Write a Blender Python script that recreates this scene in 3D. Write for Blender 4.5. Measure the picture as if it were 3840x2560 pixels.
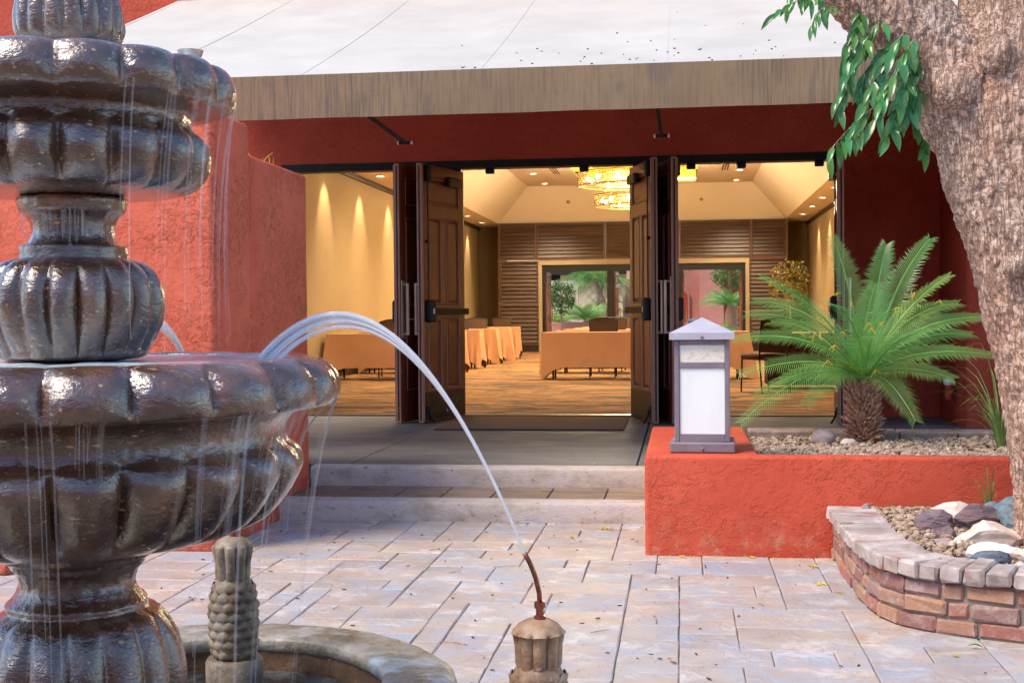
import bpy, bmesh, math, random
from mathutils import Vector, Matrix, noise
R_ = math.radians
random.seed(11)
for o in list(bpy.data.objects):
    bpy.data.objects.remove(o)
sc = bpy.context.scene
col = sc.collection

# ------------------------------------------------------------ camera
cd = bpy.data.cameras.new('camera'); cam = bpy.data.objects.new('camera', cd); col.objects.link(cam)
cd.lens = 45.0; cd.sensor_width = 36.0; cd.clip_start = .05; cd.clip_end = 2000
TH, PI_, RO = math.atan(389/2940), math.atan(60.7/2940), .0086
F0 = Vector((-math.sin(TH), math.cos(TH), 0)); R0 = Vector((math.cos(TH), math.sin(TH), 0)); Z0 = Vector((0, 0, 1))
F2 = F0*math.cos(PI_) - Z0*math.sin(PI_); U2 = Z0*math.cos(PI_) + F0*math.sin(PI_)
R3 = R0*math.cos(RO) - U2*math.sin(RO); U3 = U2*math.cos(RO) + R0*math.sin(RO)
cam.matrix_world = Matrix(((R3.x, U3.x, -F2.x, 0), (R3.y, U3.y, -F2.y, 0), (R3.z, U3.z, -F2.z, 1.27), (0, 0, 0, 1)))
sc.camera = cam

# ------------------------------------------------------------ sky, sun, exposure (bright open shade / thin overcast)
SUN_EL, SUN_AZ = 54.0, 234.0          # azimuth clockwise from +y: high on the left, a little behind the camera
w = bpy.data.worlds.new('World'); sc.world = w; w.use_nodes = True
wn = w.node_tree; sky = wn.nodes.new('ShaderNodeTexSky'); sky.sky_type = 'NISHITA'
sky.sun_disc = False; sky.sun_elevation = R_(SUN_EL); sky.sun_rotation = R_(SUN_AZ); sky.air_density = 1.0; sky.dust_density = .4; sky.ozone_density = 2.0
bg = wn.nodes['Background']; wn.links.new(sky.outputs[0], bg.inputs[0]); bg.inputs[1].default_value = .105
sd = bpy.data.lights.new('sun', 'SUN'); sun = bpy.data.objects.new('sun', sd); col.objects.link(sun)
sd.energy = 1.5; sd.angle = R_(24); sd.color = (1, .87, .70)
sv = Vector((math.sin(R_(SUN_AZ))*math.cos(R_(SUN_EL)), math.cos(R_(SUN_AZ))*math.cos(R_(SUN_EL)), math.sin(R_(SUN_EL))))
sun.rotation_euler = sv.to_track_quat('Z', 'Y').to_euler(); sun.location = (-4, -6, 12)
vs = sc.view_settings
vs.view_transform = 'Standard'; vs.look = 'None'; vs.gamma = 1; vs.use_curve_mapping = False; vs.exposure = 1.72
sc.cycles.max_bounces = 6; sc.cycles.diffuse_bounces = 3; sc.cycles.glossy_bounces = 3
sc.cycles.transmission_bounces = 4; sc.cycles.transparent_max_bounces = 12

# ------------------------------------------------------------ helpers
def wloc(o):
    v = Vector((0, 0, 0))
    while o is not None:
        v += o.location; o = o.parent
    return v
def tag(o, label=None, cat=None, group=None, kind=None):
    if label: o['label'] = label
    if cat: o['category'] = cat
    if group: o['group'] = group
    if kind: o['kind'] = kind
    return o
def thing(name, label, cat, loc=(0, 0, 0), rz=0, group=None):
    o = bpy.data.objects.new(name, None); col.objects.link(o); o.empty_display_size = .1
    o.location = loc; o.rotation_euler = (0, 0, rz)
    return tag(o, label, cat, group)
def link_mesh(name, me, m, parent=None, loc=(0, 0, 0)):
    o = bpy.data.objects.new(name, me); col.objects.link(o)
    if m and not me.materials: me.materials.append(m)
    if parent: o.parent = parent
    o.location = loc
    return o
def copy_tree(o, parent=None):
    c = o.copy(); col.objects.link(c); c.parent = parent
    for ch in list(o.children): copy_tree(ch, c)
    return c

class MB:
    def __init__(s): s.v = []; s.f = []; s.uv = None
    def add(s, vs, fs):
        n = len(s.v); s.v += [tuple(p) for p in vs]; s.f += [tuple(i+n for i in q) for q in fs]; return s
    def box(s, x0, x1, y0, y1, z0, z1, M=None):
        p = [Vector((x, y, z)) for z in (z0, z1) for y in (y0, y1) for x in (x0, x1)]
        if M: p = [M @ q for q in p]
        return s.add(p, [(0, 2, 3, 1), (4, 5, 7, 6), (0, 1, 5, 4), (2, 6, 7, 3), (0, 4, 6, 2), (1, 3, 7, 5)])
    def cbox(s, x0, x1, y0, y1, z0, z1, b, M=None):          # box with chamfered edges
        cx, cy, cz = (x0+x1)/2, (y0+y1)/2, (z0+z1)/2; hx, hy, hz = abs(x1-x0)/2, abs(y1-y0)/2, abs(z1-z0)/2
        b = min(b, hx*.9, hy*.9, hz*.9); vs = []; idx = {}
        for sx in (-1, 1):
            for sy in (-1, 1):
                for sz in (-1, 1):
                    for a in range(3):
                        q = Vector((cx+sx*(hx-(0 if a == 0 else b)), cy+sy*(hy-(0 if a == 1 else b)), cz+sz*(hz-(0 if a == 2 else b))))
                        idx[(sx, sy, sz, a)] = len(vs); vs.append(M @ q if M else q)
        fs = []; I = idx
        for g in (-1, 1):
            q = [I[(g, -1, -1, 0)], I[(g, 1, -1, 0)], I[(g, 1, 1, 0)], I[(g, -1, 1, 0)]]; fs.append(q if g > 0 else q[::-1])
            q = [I[(-1, g, -1, 1)], I[(-1, g, 1, 1)], I[(1, g, 1, 1)], I[(1, g, -1, 1)]]; fs.append(q if g > 0 else q[::-1])
            q = [I[(-1, -1, g, 2)], I[(1, -1, g, 2)], I[(1, 1, g, 2)], I[(-1, 1, g, 2)]]; fs.append(q if g > 0 else q[::-1])
        for g in (-1, 1):
            for h in (-1, 1):
                q = [I[(g, h, -1, 0)], I[(g, h, 1, 0)], I[(g, h, 1, 1)], I[(g, h, -1, 1)]]; fs.append(q if g*h < 0 else q[::-1])
                q = [I[(g, -1, h, 0)], I[(g, 1, h, 0)], I[(g, 1, h, 2)], I[(g, -1, h, 2)]]; fs.append(q[::-1] if g*h < 0 else q)
                q = [I[(-1, g, h, 1)], I[(1, g, h, 1)], I[(1, g, h, 2)], I[(-1, g, h, 2)]]; fs.append(q if g*h < 0 else q[::-1])
                for k in (-1, 1):
                    q = [I[(g, h, k, 0)], I[(g, h, k, 1)], I[(g, h, k, 2)]]; fs.append(q if g*h*k > 0 else q[::-1])
        return s.add(vs, fs)
    def tube(s, pts, rads, n=8, cap=True):
        pts = [Vector(p) for p in pts]; m = len(pts)
        if not hasattr(rads, '__len__'): rads = [rads]*m
        base = len(s.v); up = None
        for i in range(m):
            t = (pts[min(i+1, m-1)]-pts[max(i-1, 0)]).normalized()
            if up is None:
                up = Vector((0, 0, 1)) if abs(t.z) < .9 else Vector((1, 0, 0))
            a = (up - t*up.dot(t)).normalized(); b = t.cross(a); up = a
            for k in range(n):
                q = 2*math.pi*k/n; s.v.append(tuple(pts[i]+(a*math.cos(q)+b*math.sin(q))*rads[i]))
        for i in range(m-1):
            for k in range(n):
                k2 = (k+1) % n
                s.f.append((base+i*n+k, base+i*n+k2, base+(i+1)*n+k2, base+(i+1)*n+k))
        if cap:
            s.f.append(tuple(base+k for k in range(n))[::-1]); s.f.append(tuple(base+(m-1)*n+k for k in range(n)))
        return s
    def lathe(s, prof, n, c=(0, 0, 0), mod=None, cap=True):
        base = len(s.v); m = len(prof)
        for i, (r, z) in enumerate(prof):
            for k in range(n):
                q = 2*math.pi*k/n; rr, dz = (r, 0) if mod is None else mod(i, q, r)
                s.v.append((c[0]+rr*math.cos(q), c[1]+rr*math.sin(q), c[2]+z+dz))
        for i in range(m-1):
            for k in range(n):
                k2 = (k+1) % n
                s.f.append((base+i*n+k, base+i*n+k2, base+(i+1)*n+k2, base+(i+1)*n+k))
        if cap:
            s.f.append(tuple(base+k for k in range(n))[::-1]); s.f.append(tuple(base+(m-1)*n+k for k in range(n)))
        return s
    def prism(s, poly, a0, a1, axis='z'):                     # poly (p,q) extruded; axis z: (x,y), x: (y,z), y: (x,z)
        def P(p, q, a): return (p, q, a) if axis == 'z' else (a, p, q) if axis == 'x' else (p, a, q)
        n = len(poly); vs = [P(p, q, a0) for p, q in poly]+[P(p, q, a1) for p, q in poly]
        fs = [tuple(range(n))[::-1], tuple(range(n, 2*n))]+[(i, (i+1) % n, n+(i+1) % n, n+i) for i in range(n)]
        return s.add(vs, fs)
    def mesh(s, name, smooth=False, off=None):
        me = bpy.data.meshes.new(name)
        vv = s.v if off is None else [(p[0]-off[0], p[1]-off[1], p[2]-off[2]) for p in s.v]
        me.from_pydata(vv, [], s.f); me.validate(); me.update()
        bm = bmesh.new(); bm.from_mesh(me); bmesh.ops.recalc_face_normals(bm, faces=bm.faces); bm.to_mesh(me); bm.free()
        if smooth:
            me.shade_smooth()
            if smooth != True: me.set_sharp_from_angle(angle=R_(smooth))
        return me
    def build(s, name, m, parent=None, smooth=False, local=False, origin=None):
        off = None; loc = (0, 0, 0)
        if parent is not None and not local: off = wloc(parent)
        if origin is not None:                                # top-level mesh whose origin sits at its base
            off = Vector(origin); loc = origin
        o = link_mesh(name, s.mesh(name, smooth, off), m, parent, loc)
        return o
def bevelled(mb, name, m, width, seg=3, parent=None, origin=None, cuts=0):
    off = wloc(parent) if parent is not None else (Vector(origin) if origin is not None else Vector((0, 0, 0)))
    me = mb.mesh(name, False, off); bm = bmesh.new(); bm.from_mesh(me)
    bmesh.ops.remove_doubles(bm, verts=bm.verts, dist=1e-5)
    ed = [e for e in bm.edges if len(e.link_faces) == 2 and e.calc_face_angle(0) > .5]
    bmesh.ops.bevel(bm, geom=ed, offset=width, segments=seg, affect='EDGES', profile=.5)
    bm.to_mesh(me); bm.free(); me.shade_smooth(); me.set_sharp_from_angle(angle=R_(40))
    return link_mesh(name, me, m, parent, (0, 0, 0) if origin is None else origin)

# ------------------------------------------------------------ materials
def new_mat(name):
    m = bpy.data.materials.new(name); m.use_nodes = True; nt = m.node_tree
    return m, nt, nt.nodes['Principled BSDF']
def nd(nt, t, **kw):
    n = nt.nodes.new(t)
    for k, v in kw.items():
        if k.startswith('_'): setattr(n, k[1:], v)
        else: n.inputs[k.replace('9', ' ')].default_value = v
    return n
def L(nt, a, b): nt.links.new(a, b)
def ramp(nt, fac, stops, interp='LINEAR'):
    r = nt.nodes.new('ShaderNodeValToRGB'); r.color_ramp.interpolation = interp; e = r.color_ramp.elements
    while len(e) < len(stops): e.new(.5)
    for i, (p, c) in enumerate(stops):
        e[i].position = p; e[i].color = (c[0], c[1], c[2], 1) if hasattr(c, '__len__') else (c, c, c, 1)
    L(nt, fac, r.inputs[0]); return r
def pos(nt, scale=(1, 1, 1), rot=(0, 0, 0), src=None):
    if src is None: src = nt.nodes.new('ShaderNodeNewGeometry').outputs['Position']
    mp = nt.nodes.new('ShaderNodeMapping'); mp.inputs['Scale'].default_value = scale; mp.inputs['Rotation'].default_value = rot
    L(nt, src, mp.inputs[0]); return mp.outputs[0]
def tnoise(nt, vec, scale, detail=4, rough=.6, dist=0):
    n = nd(nt, 'ShaderNodeTexNoise', Scale=scale, Detail=detail, Roughness=rough, Distortion=dist); L(nt, vec, n.inputs['Vector']); return n.outputs['Fac']
def mixc(nt, fac, a, b, blend='MIX'):
    n = nt.nodes.new('ShaderNodeMix'); n.data_type = 'RGBA'; n.blend_type = blend
    for s_, v in ((0, fac), (6, a), (7, b)):
        if hasattr(v, 'is_output'): L(nt, v, n.inputs[s_])
        else: n.inputs[s_].default_value = v if s_ == 0 else (v[0], v[1], v[2], 1)
    return n.outputs[2]
def bumps(nt, bsdf, items):                                    # items: (height socket, strength, distance)
    prev = None
    for h, st, di in items:
        b = nd(nt, 'ShaderNodeBump', Strength=st, Distance=di); L(nt, h, b.inputs['Height'])
        if prev is not None: L(nt, prev, b.inputs['Normal'])
        prev = b.outputs[0]
    L(nt, prev, bsdf.inputs['Normal']); L(nt, prev, bsdf.inputs['Coat Normal'])
def pm(name, cols, scale=4, stretch=(1, 1, 1), rough=(.6, .85), bump=.3, bscale=60, bdist=.004, spots=(), rnd=0, metal=0, spec=.5, coat=0, detail=5, dist=0, alpha=None, trans=0):
    m, nt, b = new_mat(name); p = pos(nt, stretch)
    c = ramp(nt, tnoise(nt, p, scale, detail, .62, dist), cols).outputs[0]
    for sc_, lo, hi, cc in spots:
        f = ramp(nt, tnoise(nt, p, sc_, 4, .6), [(lo, 0.), (hi, 1.)]).outputs[0]
        c = mixc(nt, f, c, cc)
    if rnd:
        oi = nt.nodes.new('ShaderNodeObjectInfo'); h = nt.nodes.new('ShaderNodeHueSaturation')
        mr = nd(nt, 'ShaderNodeMapRange', **{'To9Min': 1-rnd, 'To9Max': 1+rnd}); L(nt, oi.outputs['Random'], mr.inputs[0])
        L(nt, mr.outputs[0], h.inputs['Value']); L(nt, c, h.inputs['Color']); c = h.outputs[0]
    L(nt, c, b.inputs['Base Color'])
    mr = nd(nt, 'ShaderNodeMapRange', **{'From9Min': .3, 'From9Max': .7, 'To9Min': rough[0], 'To9Max': rough[1]})
    L(nt, tnoise(nt, p, scale*2.3, 4), mr.inputs[0]); L(nt, mr.outputs[0], b.inputs['Roughness'])
    b.inputs['Metallic'].default_value = metal; b.inputs['Specular IOR Level'].default_value = spec; b.inputs['Coat Weight'].default_value = coat
    if bump: bumps(nt, b, [(tnoise(nt, p, bscale, 5, .6), bump, bdist)])
    return m
def leaf_mat(name, c1, c2, rnd=.25, gloss=.4, scale=6):
    m, nt, b = new_mat(name)
    c = ramp(nt, tnoise(nt, pos(nt), scale, 3), [(.3, c1), (.7, c2)]).outputs[0]
    oi = nt.nodes.new('ShaderNodeObjectInfo'); h = nt.nodes.new('ShaderNodeHueSaturation')
    mr = nd(nt, 'ShaderNodeMapRange', **{'To9Min': 1-rnd, 'To9Max': 1+rnd}); L(nt, oi.outputs['Random'], mr.inputs[0])
    L(nt, mr.outputs[0], h.inputs['Value']); L(nt, c, h.inputs['Color'])
    hv = nd(nt, 'ShaderNodeMath', _operation='MULTIPLY'); L(nt, oi.outputs['Random'], hv.inputs[0]); hv.inputs[1].default_value = 7.31
    hf = nd(nt, 'ShaderNodeMath', _operation='FRACT'); L(nt, hv.outputs[0], hf.inputs[0])
    hm = nd(nt, 'ShaderNodeMapRange', **{'To9Min': .47, 'To9Max': .535}); L(nt, hf.outputs[0], hm.inputs[0]); L(nt, hm.outputs[0], h.inputs['Hue'])
    L(nt, h.outputs[0], b.inputs['Base Color']); b.inputs['Roughness'].default_value = gloss
    tr = nt.nodes.new('ShaderNodeBsdfTranslucent'); L(nt, h.outputs[0], tr.inputs[0])
    mx = nt.nodes.new('ShaderNodeMixShader'); mx.inputs[0].default_value = .3
    out = nt.nodes['Material Output']; L(nt, b.outputs[0], mx.inputs[1]); L(nt, tr.outputs[0], mx.inputs[2]); L(nt, mx.outputs[0], out.inputs[0])
    return m
def emit(name, c, s):
    m, nt, b = new_mat(name); b.inputs['Base Color'].default_value = (*c, 1); b.inputs['Emission Color'].default_value = (*c, 1); b.inputs['Emission Strength'].default_value = s
    return m
def stucco(name, c1, c2, c3, k=1.0):
    m, nt, b = new_mat(name); p = pos(nt)
    c = ramp(nt, tnoise(nt, p, 1.6, 6, .65), [(.3, c1), (.55, c2), (.75, c3)]).outputs[0]
    chalk = ramp(nt, tnoise(nt, pos(nt, (1, 1, .6)), 9, 6, .7), [(.66, 0.), (.8, .35)]).outputs[0]
    c = mixc(nt, chalk, c, (min(1, c3[0]*1.25), c3[1]*1.9, c3[2]*2.1))
    # lime bloom where splashes reach the foot of the wall, and hairline cracks
    sx = nt.nodes.new('ShaderNodeSeparateXYZ'); L(nt, p, sx.inputs[0])
    low = ramp(nt, sx.outputs[2], [(.02, 1.), (.22, 0.)]).outputs[0]; sp_ = ramp(nt, tnoise(nt, p, 11, 6, .75), [(.5, 0.), (.66, .75)]).outputs[0]
    q = nd(nt, 'ShaderNodeMath', _operation='MULTIPLY'); L(nt, low, q.inputs[0]); L(nt, sp_, q.inputs[1])
    c = mixc(nt, q.outputs[0], c, (c3[0]*.95, c3[1]*2.6, c3[2]*3.2))
    cr = nd(nt, 'ShaderNodeMath', _operation='SUBTRACT'); L(nt, tnoise(nt, pos(nt, (.7, .7, 1.5)), 1.7, 6, .6), cr.inputs[0]); cr.inputs[1].default_value = .5
    ca = nd(nt, 'ShaderNodeMath', _operation='ABSOLUTE'); L(nt, cr.outputs[0], ca.inputs[0])
    ck = ramp(nt, ca.outputs[0], [(.0, .4), (.003, 0.)]).outputs[0]
    c = mixc(nt, ck, c, (c1[0]*.45, c1[1]*.45, c1[2]*.45))
    L(nt, c, b.inputs['Base Color']); b.inputs['Roughness'].default_value = .72; b.inputs['Specular IOR Level'].default_value = .35
    # trowelled knock-down plaster: plateaus with torn edges, fine grit on top
    msk = ramp(nt, tnoise(nt, p, 2.6, 3, .6), [(.36, .12), (.62, 1.)]).outputs[0]
    n1 = ramp(nt, tnoise(nt, pos(nt, (1, 1, 1.3)), 9, 5, .68, .35), [(.47, 0.), (.51, 1.)]).outputs[0]
    n2 = ramp(nt, tnoise(nt, p, 26, 5, .7, .3), [(.50, 0.), (.58, 1.)]).outputs[0]
    n3 = tnoise(nt, p, 120, 4, .65)
    def mul(h):
        q = nt.nodes.new('ShaderNodeMath'); q.operation = 'MULTIPLY'; L(nt, h, q.inputs[0]); L(nt, msk, q.inputs[1]); return q.outputs[0]
    bumps(nt, b, [(mul(n1), .5*k, .010), (mul(n2), .5*k, .007), (n3, .4*k, .004)])
    return m
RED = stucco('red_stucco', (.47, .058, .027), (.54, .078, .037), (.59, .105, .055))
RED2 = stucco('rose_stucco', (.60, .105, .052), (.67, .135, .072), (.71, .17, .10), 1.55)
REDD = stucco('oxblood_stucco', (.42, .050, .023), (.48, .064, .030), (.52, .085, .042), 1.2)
PINK = stucco('pink_stucco', (.52, .20, .16), (.58, .25, .20), (.62, .30, .25))
CREAM = stucco('cream_stucco', (.62, .50, .28), (.66, .55, .33), (.70, .60, .40), .5)
CONC = pm('grey_concrete', [(.3, (.10, .098, .095)), (.55, (.135, .13, .125)), (.75, (.18, .172, .165))], 1.3, (1, 2.5, 1), bump=.35, bscale=90, bdist=.003, spots=[(160, .66, .72, (.36, .35, .33)), (6, .6, .75, (.13, .14, .15))])
STEP = pm('pale_concrete', [(.3, (.28, .22, .175)), (.5, (.40, .32, .26)), (.72, (.50, .42, .36))], 5, (1, 1, 1.6), bump=.6, bscale=70, bdist=.006, spots=[(22, .62, .72, (.18, .135, .11)), (7, .55, .7, (.36, .29, .30)), (120, .68, .74, (.62, .6, .58))])
def paver_mat():
    m, nt, b = new_mat('stamped_paver'); oi = nt.nodes.new('ShaderNodeObjectInfo')
    g = nt.nodes.new('ShaderNodeNewGeometry'); va = nt.nodes.new('ShaderNodeVectorMath'); va.operation = 'MULTIPLY_ADD'
    L(nt, oi.outputs['Random'], va.inputs[0]); va.inputs[1].default_value = (.9, .7, .8); L(nt, g.outputs['Position'], va.inputs[2]); P = va.outputs[0]
    c = ramp(nt, tnoise(nt, P, 2.0, 6, .65, .4), [(.28, (.28, .265, .27)), (.42, (.38, .325, .29)), (.56, (.44, .375, .325)), (.72, (.37, .27, .23))]).outputs[0]
    blue = ramp(nt, tnoise(nt, P, 2.4, 5, .68, .5), [(.46, 0.), (.60, .8)]).outputs[0]
    c = mixc(nt, blue, c, (.34, .375, .43))
    pale = ramp(nt, tnoise(nt, P, 5.5, 5, .7, .4), [(.53, 0.), (.66, .65)]).outputs[0]
    c = mixc(nt, pale, c, (.60, .575, .55))
    rust = ramp(nt, tnoise(nt, P, 4.2, 5, .7), [(.57, 0.), (.70, .6)]).outputs[0]
    c = mixc(nt, rust, c, (.42, .25, .17))
    dk = ramp(nt, tnoise(nt, P, 15, 5, .7), [(.63, 0.), (.72, .65)]).outputs[0]
    c = mixc(nt, dk, c, (.15, .135, .13))
    c = mixc(nt, .8, c, ramp(nt, oi.outputs['Random'], [(0, (.78, .80, .88)), (.25, (1, .90, .84)), (.5, (.92, .94, 1)), (.75, (1.05, .95, .86)), (1, (.85, .80, .80))]).outputs[0], 'MULTIPLY')
    L(nt, c, b.inputs['Base Color'])
    mr = nd(nt, 'ShaderNodeMapRange', **{'From9Min': .3, 'From9Max': .7, 'To9Min': .40, 'To9Max': .75}); L(nt, tnoise(nt, P, 4, 3), mr.inputs[0]); L(nt, mr.outputs[0], b.inputs['Roughness'])
    sl = ramp(nt, tnoise(nt, P, 7, 4, .6, .8), [(.45, 0.), (.51, 1.)]).outputs[0]
    bumps(nt, b, [(sl, .35, .006), (tnoise(nt, P, 40, 4, .65), .45, .005)])
    return m
PAVER = paver_mat()
JOINT = pm('joint_sand', [(.3, (.15, .13, .11)), (.6, (.24, .205, .17)), (.8, (.32, .28, .20))], 30, bump=.6, bscale=120)
EARTH = pm('earth', [(.3, (.10, .07, .05)), (.7, (.22, .17, .12))], 14, bump=.6, bscale=60, bdist=.01)
def stone_mat():
    m, nt, b = new_mat('wet_cantera_stone'); p = pos(nt)
    c = ramp(nt, tnoise(nt, p, 7, 7, .7), [(.3, (.020, .008, .005)), (.5, (.062, .026, .012)), (.66, (.15, .064, .027)), (.8, (.24, .125, .064))]).outputs[0]
    warm_refl = ramp(nt, tnoise(nt, pos(nt, (1, 1, .45)), 3.4, 5, .65), [(.5, 0.), (.68, .55)]).outputs[0]
    c = mixc(nt, warm_refl, c, (.19, .085, .034))  # orange-brown patches: warm reflections put into the stone colour
    wp = nd(nt, 'ShaderNodeTexNoise', Scale=22, Detail=3); L(nt, p, wp.inputs['Vector'])
    wv = nt.nodes.new('ShaderNodeVectorMath'); wv.operation = 'MULTIPLY_ADD'; L(nt, wp.outputs['Color'], wv.inputs[0]); wv.inputs[1].default_value = (.05, .05, .03); L(nt, pos(nt, (1, 1, 1.7)), wv.inputs[2])
    vo = nd(nt, 'ShaderNodeTexVoronoi', Scale=52); L(nt, wv.outputs[0], vo.inputs['Vector'])
    rnd_ = nt.nodes.new('ShaderNodeSeparateColor'); L(nt, vo.outputs['Color'], rnd_.inputs[0])
    pick = ramp(nt, rnd_.outputs[0], [(.78, 0.), (.92, 1.)]).outputs[0]
    core = ramp(nt, vo.outputs['Distance'], [(.10, 1.), (.36, 0.)]).outputs[0]
    ml = nt.nodes.new('ShaderNodeMath'); ml.operation = 'MULTIPLY'; L(nt, pick, ml.inputs[0]); L(nt, core, ml.inputs[1])
    c = mixc(nt, ml.outputs[0], c, (.40, .24, .12))
    fine = ramp(nt, tnoise(nt, p, 95, 4, .6), [(.64, 0.), (.70, .8)]).outputs[0]
    c = mixc(nt, fine, c, (.30, .20, .13))
    L(nt, c, b.inputs['Base Color'])
    mr = nd(nt, 'ShaderNodeMapRange', **{'From9Min': .35, 'From9Max': .7, 'To9Min': .10, 'To9Max': .30}); L(nt, tnoise(nt, p, 16, 5, .7), mr.inputs[0]); L(nt, mr.outputs[0], b.inputs['Roughness'])
    b.inputs['Coat Weight'].default_value = .95; b.inputs['Coat IOR'].default_value = 1.72; b.inputs['Coat Roughness'].default_value = .05; b.inputs['Specular IOR Level'].default_value = .6
    bumps(nt, b, [(tnoise(nt, pos(nt, (1, 1, 1.4)), 18, 4, .6), .35, .012), (tnoise(nt, pos(nt, (1, 1, 1.7)), 70, 4, .65), .5, .005)])
    return m
STONE = stone_mat()
POST = pm('weathered_tan_stone', [(.3, (.15, .085, .045)), (.5, (.34, .205, .115)), (.72, (.50, .36, .24))], 14, bump=.6, bscale=55, bdist=.006, spots=[(26, .6, .68, (.58, .50, .42)), (9, .62, .74, (.10, .075, .06))], rough=(.35, .7))
COPING = pm('grey_green_coping', [(.3, (.12, .095, .06)), (.5, (.23, .20, .15)), (.72, (.36, .37, .36))], 7, bump=.7, bscale=40, bdist=.01, spots=[(18, .6, .7, (.10, .09, .06)), (5, .55, .7, (.34, .42, .46))], rough=(.25, .6))
POSTD = pm('mossy_brown_stone', [(.3, (.085, .060, .038)), (.5, (.19, .14, .092)), (.72, (.33, .265, .19))], 14, bump=.6, bscale=55, bdist=.006, spots=[(9, .58, .72, (.20, .23, .22)), (26, .62, .70, (.06, .045, .035))], rough=(.35, .7))
POOLWALL = pm('wet_pool_lining', [(.3, (.05, .030, .017)), (.55, (.115, .068, .038)), (.75, (.19, .12, .07))], 9, bump=.6, bscale=40, bdist=.008, rough=(.2, .5))
COPPER = pm('aged_copper', [(.3, (.16, .05, .03)), (.7, (.42, .16, .10))], 30, bump=.15, rough=(.2, .4), metal=.9)
DOOR = pm('mahogany', [(.3, (.13, .029, .014)), (.55, (.20, .046, .022)), (.75, (.28, .072, .034))], 7, (6, 6, .5), rough=(.28, .45), bump=.12, bscale=90, coat=.25)
DEDGE = pm('door_edge_copper_brown', [(.3, (.27, .105, .065)), (.7, (.42, .19, .125))], 12, (4, 4, .4), rough=(.35, .55), bump=.1)
BLACK = pm('black_metal', [(.3, (.010, .010, .011)), (.7, (.020, .019, .019))], 15, rough=(.4, .6), bump=.08, spec=.25)
BRONZE = pm('dark_bronze', [(.3, (.03, .022, .018)), (.7, (.06, .045, .036))], 15, rough=(.35, .5), bump=.08, metal=.5)
PULL = pm('brushed_pull', [(.3, (.50, .36, .27)), (.7, (.68, .52, .42))], 20, (1, 1, .2), rough=(.3, .45), bump=.05, metal=.6)
WHITE = pm('white_plastic', [(.3, (.72, .70, .66)), (.7, (.82, .80, .76))], 12, bump=.05, rough=(.4, .55))
WOOD = pm('walnut_slat', [(.28, (.040, .018, .009)), (.5, (.072, .035, .018)), (.75, (.11, .055, .029))], 3, (.8, 6, 14), rough=(.4, .6), bump=.15, bscale=60, rnd=.22)
PLASTER = pm('warm_plaster', [(.3, (.33, .25, .155)), (.7, (.38, .29, .18))], .8, bump=.08, bscale=120, rough=(.8, .95))
CEIL = pm('cream_ceiling', [(.3, (.74, .64, .48)), (.7, (.78, .68, .52))], .7, bump=.05, bscale=120, rough=(.85, .95))
WALLC = pm('gold_wallcloth', [(.3, (.31, .21, .095)), (.7, (.36, .25, .118))], 40, (1, 1, .15), bump=.2, bscale=160, bdist=.002, rough=(.7, .9), spots=[(90, .6, .75, (.44, .30, .12))])
WALLD = pm('dim_wallcloth', [(.3, (.20, .14, .07)), (.7, (.25, .18, .09))], 40, (1, 1, .15), bump=.2, bscale=160, rough=(.7, .9))  # darker copy of the wallcloth, the far recess's dimness put into its colour
CLOTH = pm('apricot_tablecloth', [(.3, (.56, .28, .14)), (.7, (.63, .335, .175))], 1.5, bump=.15, bscale=9, bdist=.02, rough=(.75, .9), spots=[(2.2, .6, .75, (.52, .27, .155))])
MAROON = pm('burgundy_velvet', [(.3, (.05, .006, .01)), (.7, (.09, .012, .018))], 8, bump=.1, rough=(.8, .95))
FABRIC = pm('brown_chair_fabric', [(.3, (.055, .028, .014)), (.7, (.11, .055, .028))], 90, bump=.3, bscale=140, rough=(.8, .95))
MAT = pm('coir_mat', [(.3, (.12, .055, .028)), (.7, (.21, .105, .058))], 120, bump=.8, bscale=260, bdist=.006, rough=(.9, 1))
CANVAS = pm('white_canvas', [(.3, (.40, .385, .35)), (.7, (.48, .465, .425))], 1.6, (1, 1, 1), bump=.08, bscale=30, rough=(.6, .75), spots=[(34, .70, .76, (.50, .50, .50))])
def valance_mat():
    m, nt, b = new_mat('stained_canvas_valance'); p = pos(nt)
    c = ramp(nt, tnoise(nt, p, 1.4, 5), [(.3, (.19, .118, .062)), (.7, (.26, .17, .095))]).outputs[0]
    st = ramp(nt, tnoise(nt, pos(nt, (1, 1, .03)), 85, 4, .7), [(.46, 0.), (.6, .85)]).outputs[0]
    area = ramp(nt, tnoise(nt, pos(nt, (1, 1, .25)), 2.1, 4, .6), [(.42, .25), (.62, 1.)]).outputs[0]
    ml = nt.nodes.new('ShaderNodeMath'); ml.operation = 'MULTIPLY'; L(nt, st, ml.inputs[0]); L(nt, area, ml.inputs[1])
    c = mixc(nt, ml.outputs[0], c, (.085, .066, .056))
    blot = ramp(nt, tnoise(nt, pos(nt, (1, 1, .8)), 3.3, 5, .7), [(.56, 0.), (.7, .7)]).outputs[0]
    c = mixc(nt, blot, c, (.115, .09, .078))
    L(nt, c, b.inputs['Base Color']); b.inputs['Roughness'].default_value = .8
    bumps(nt, b, [(tnoise(nt, p, 200, 3), .15, .002)])
    return m
VALANCE = valance_mat()
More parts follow.
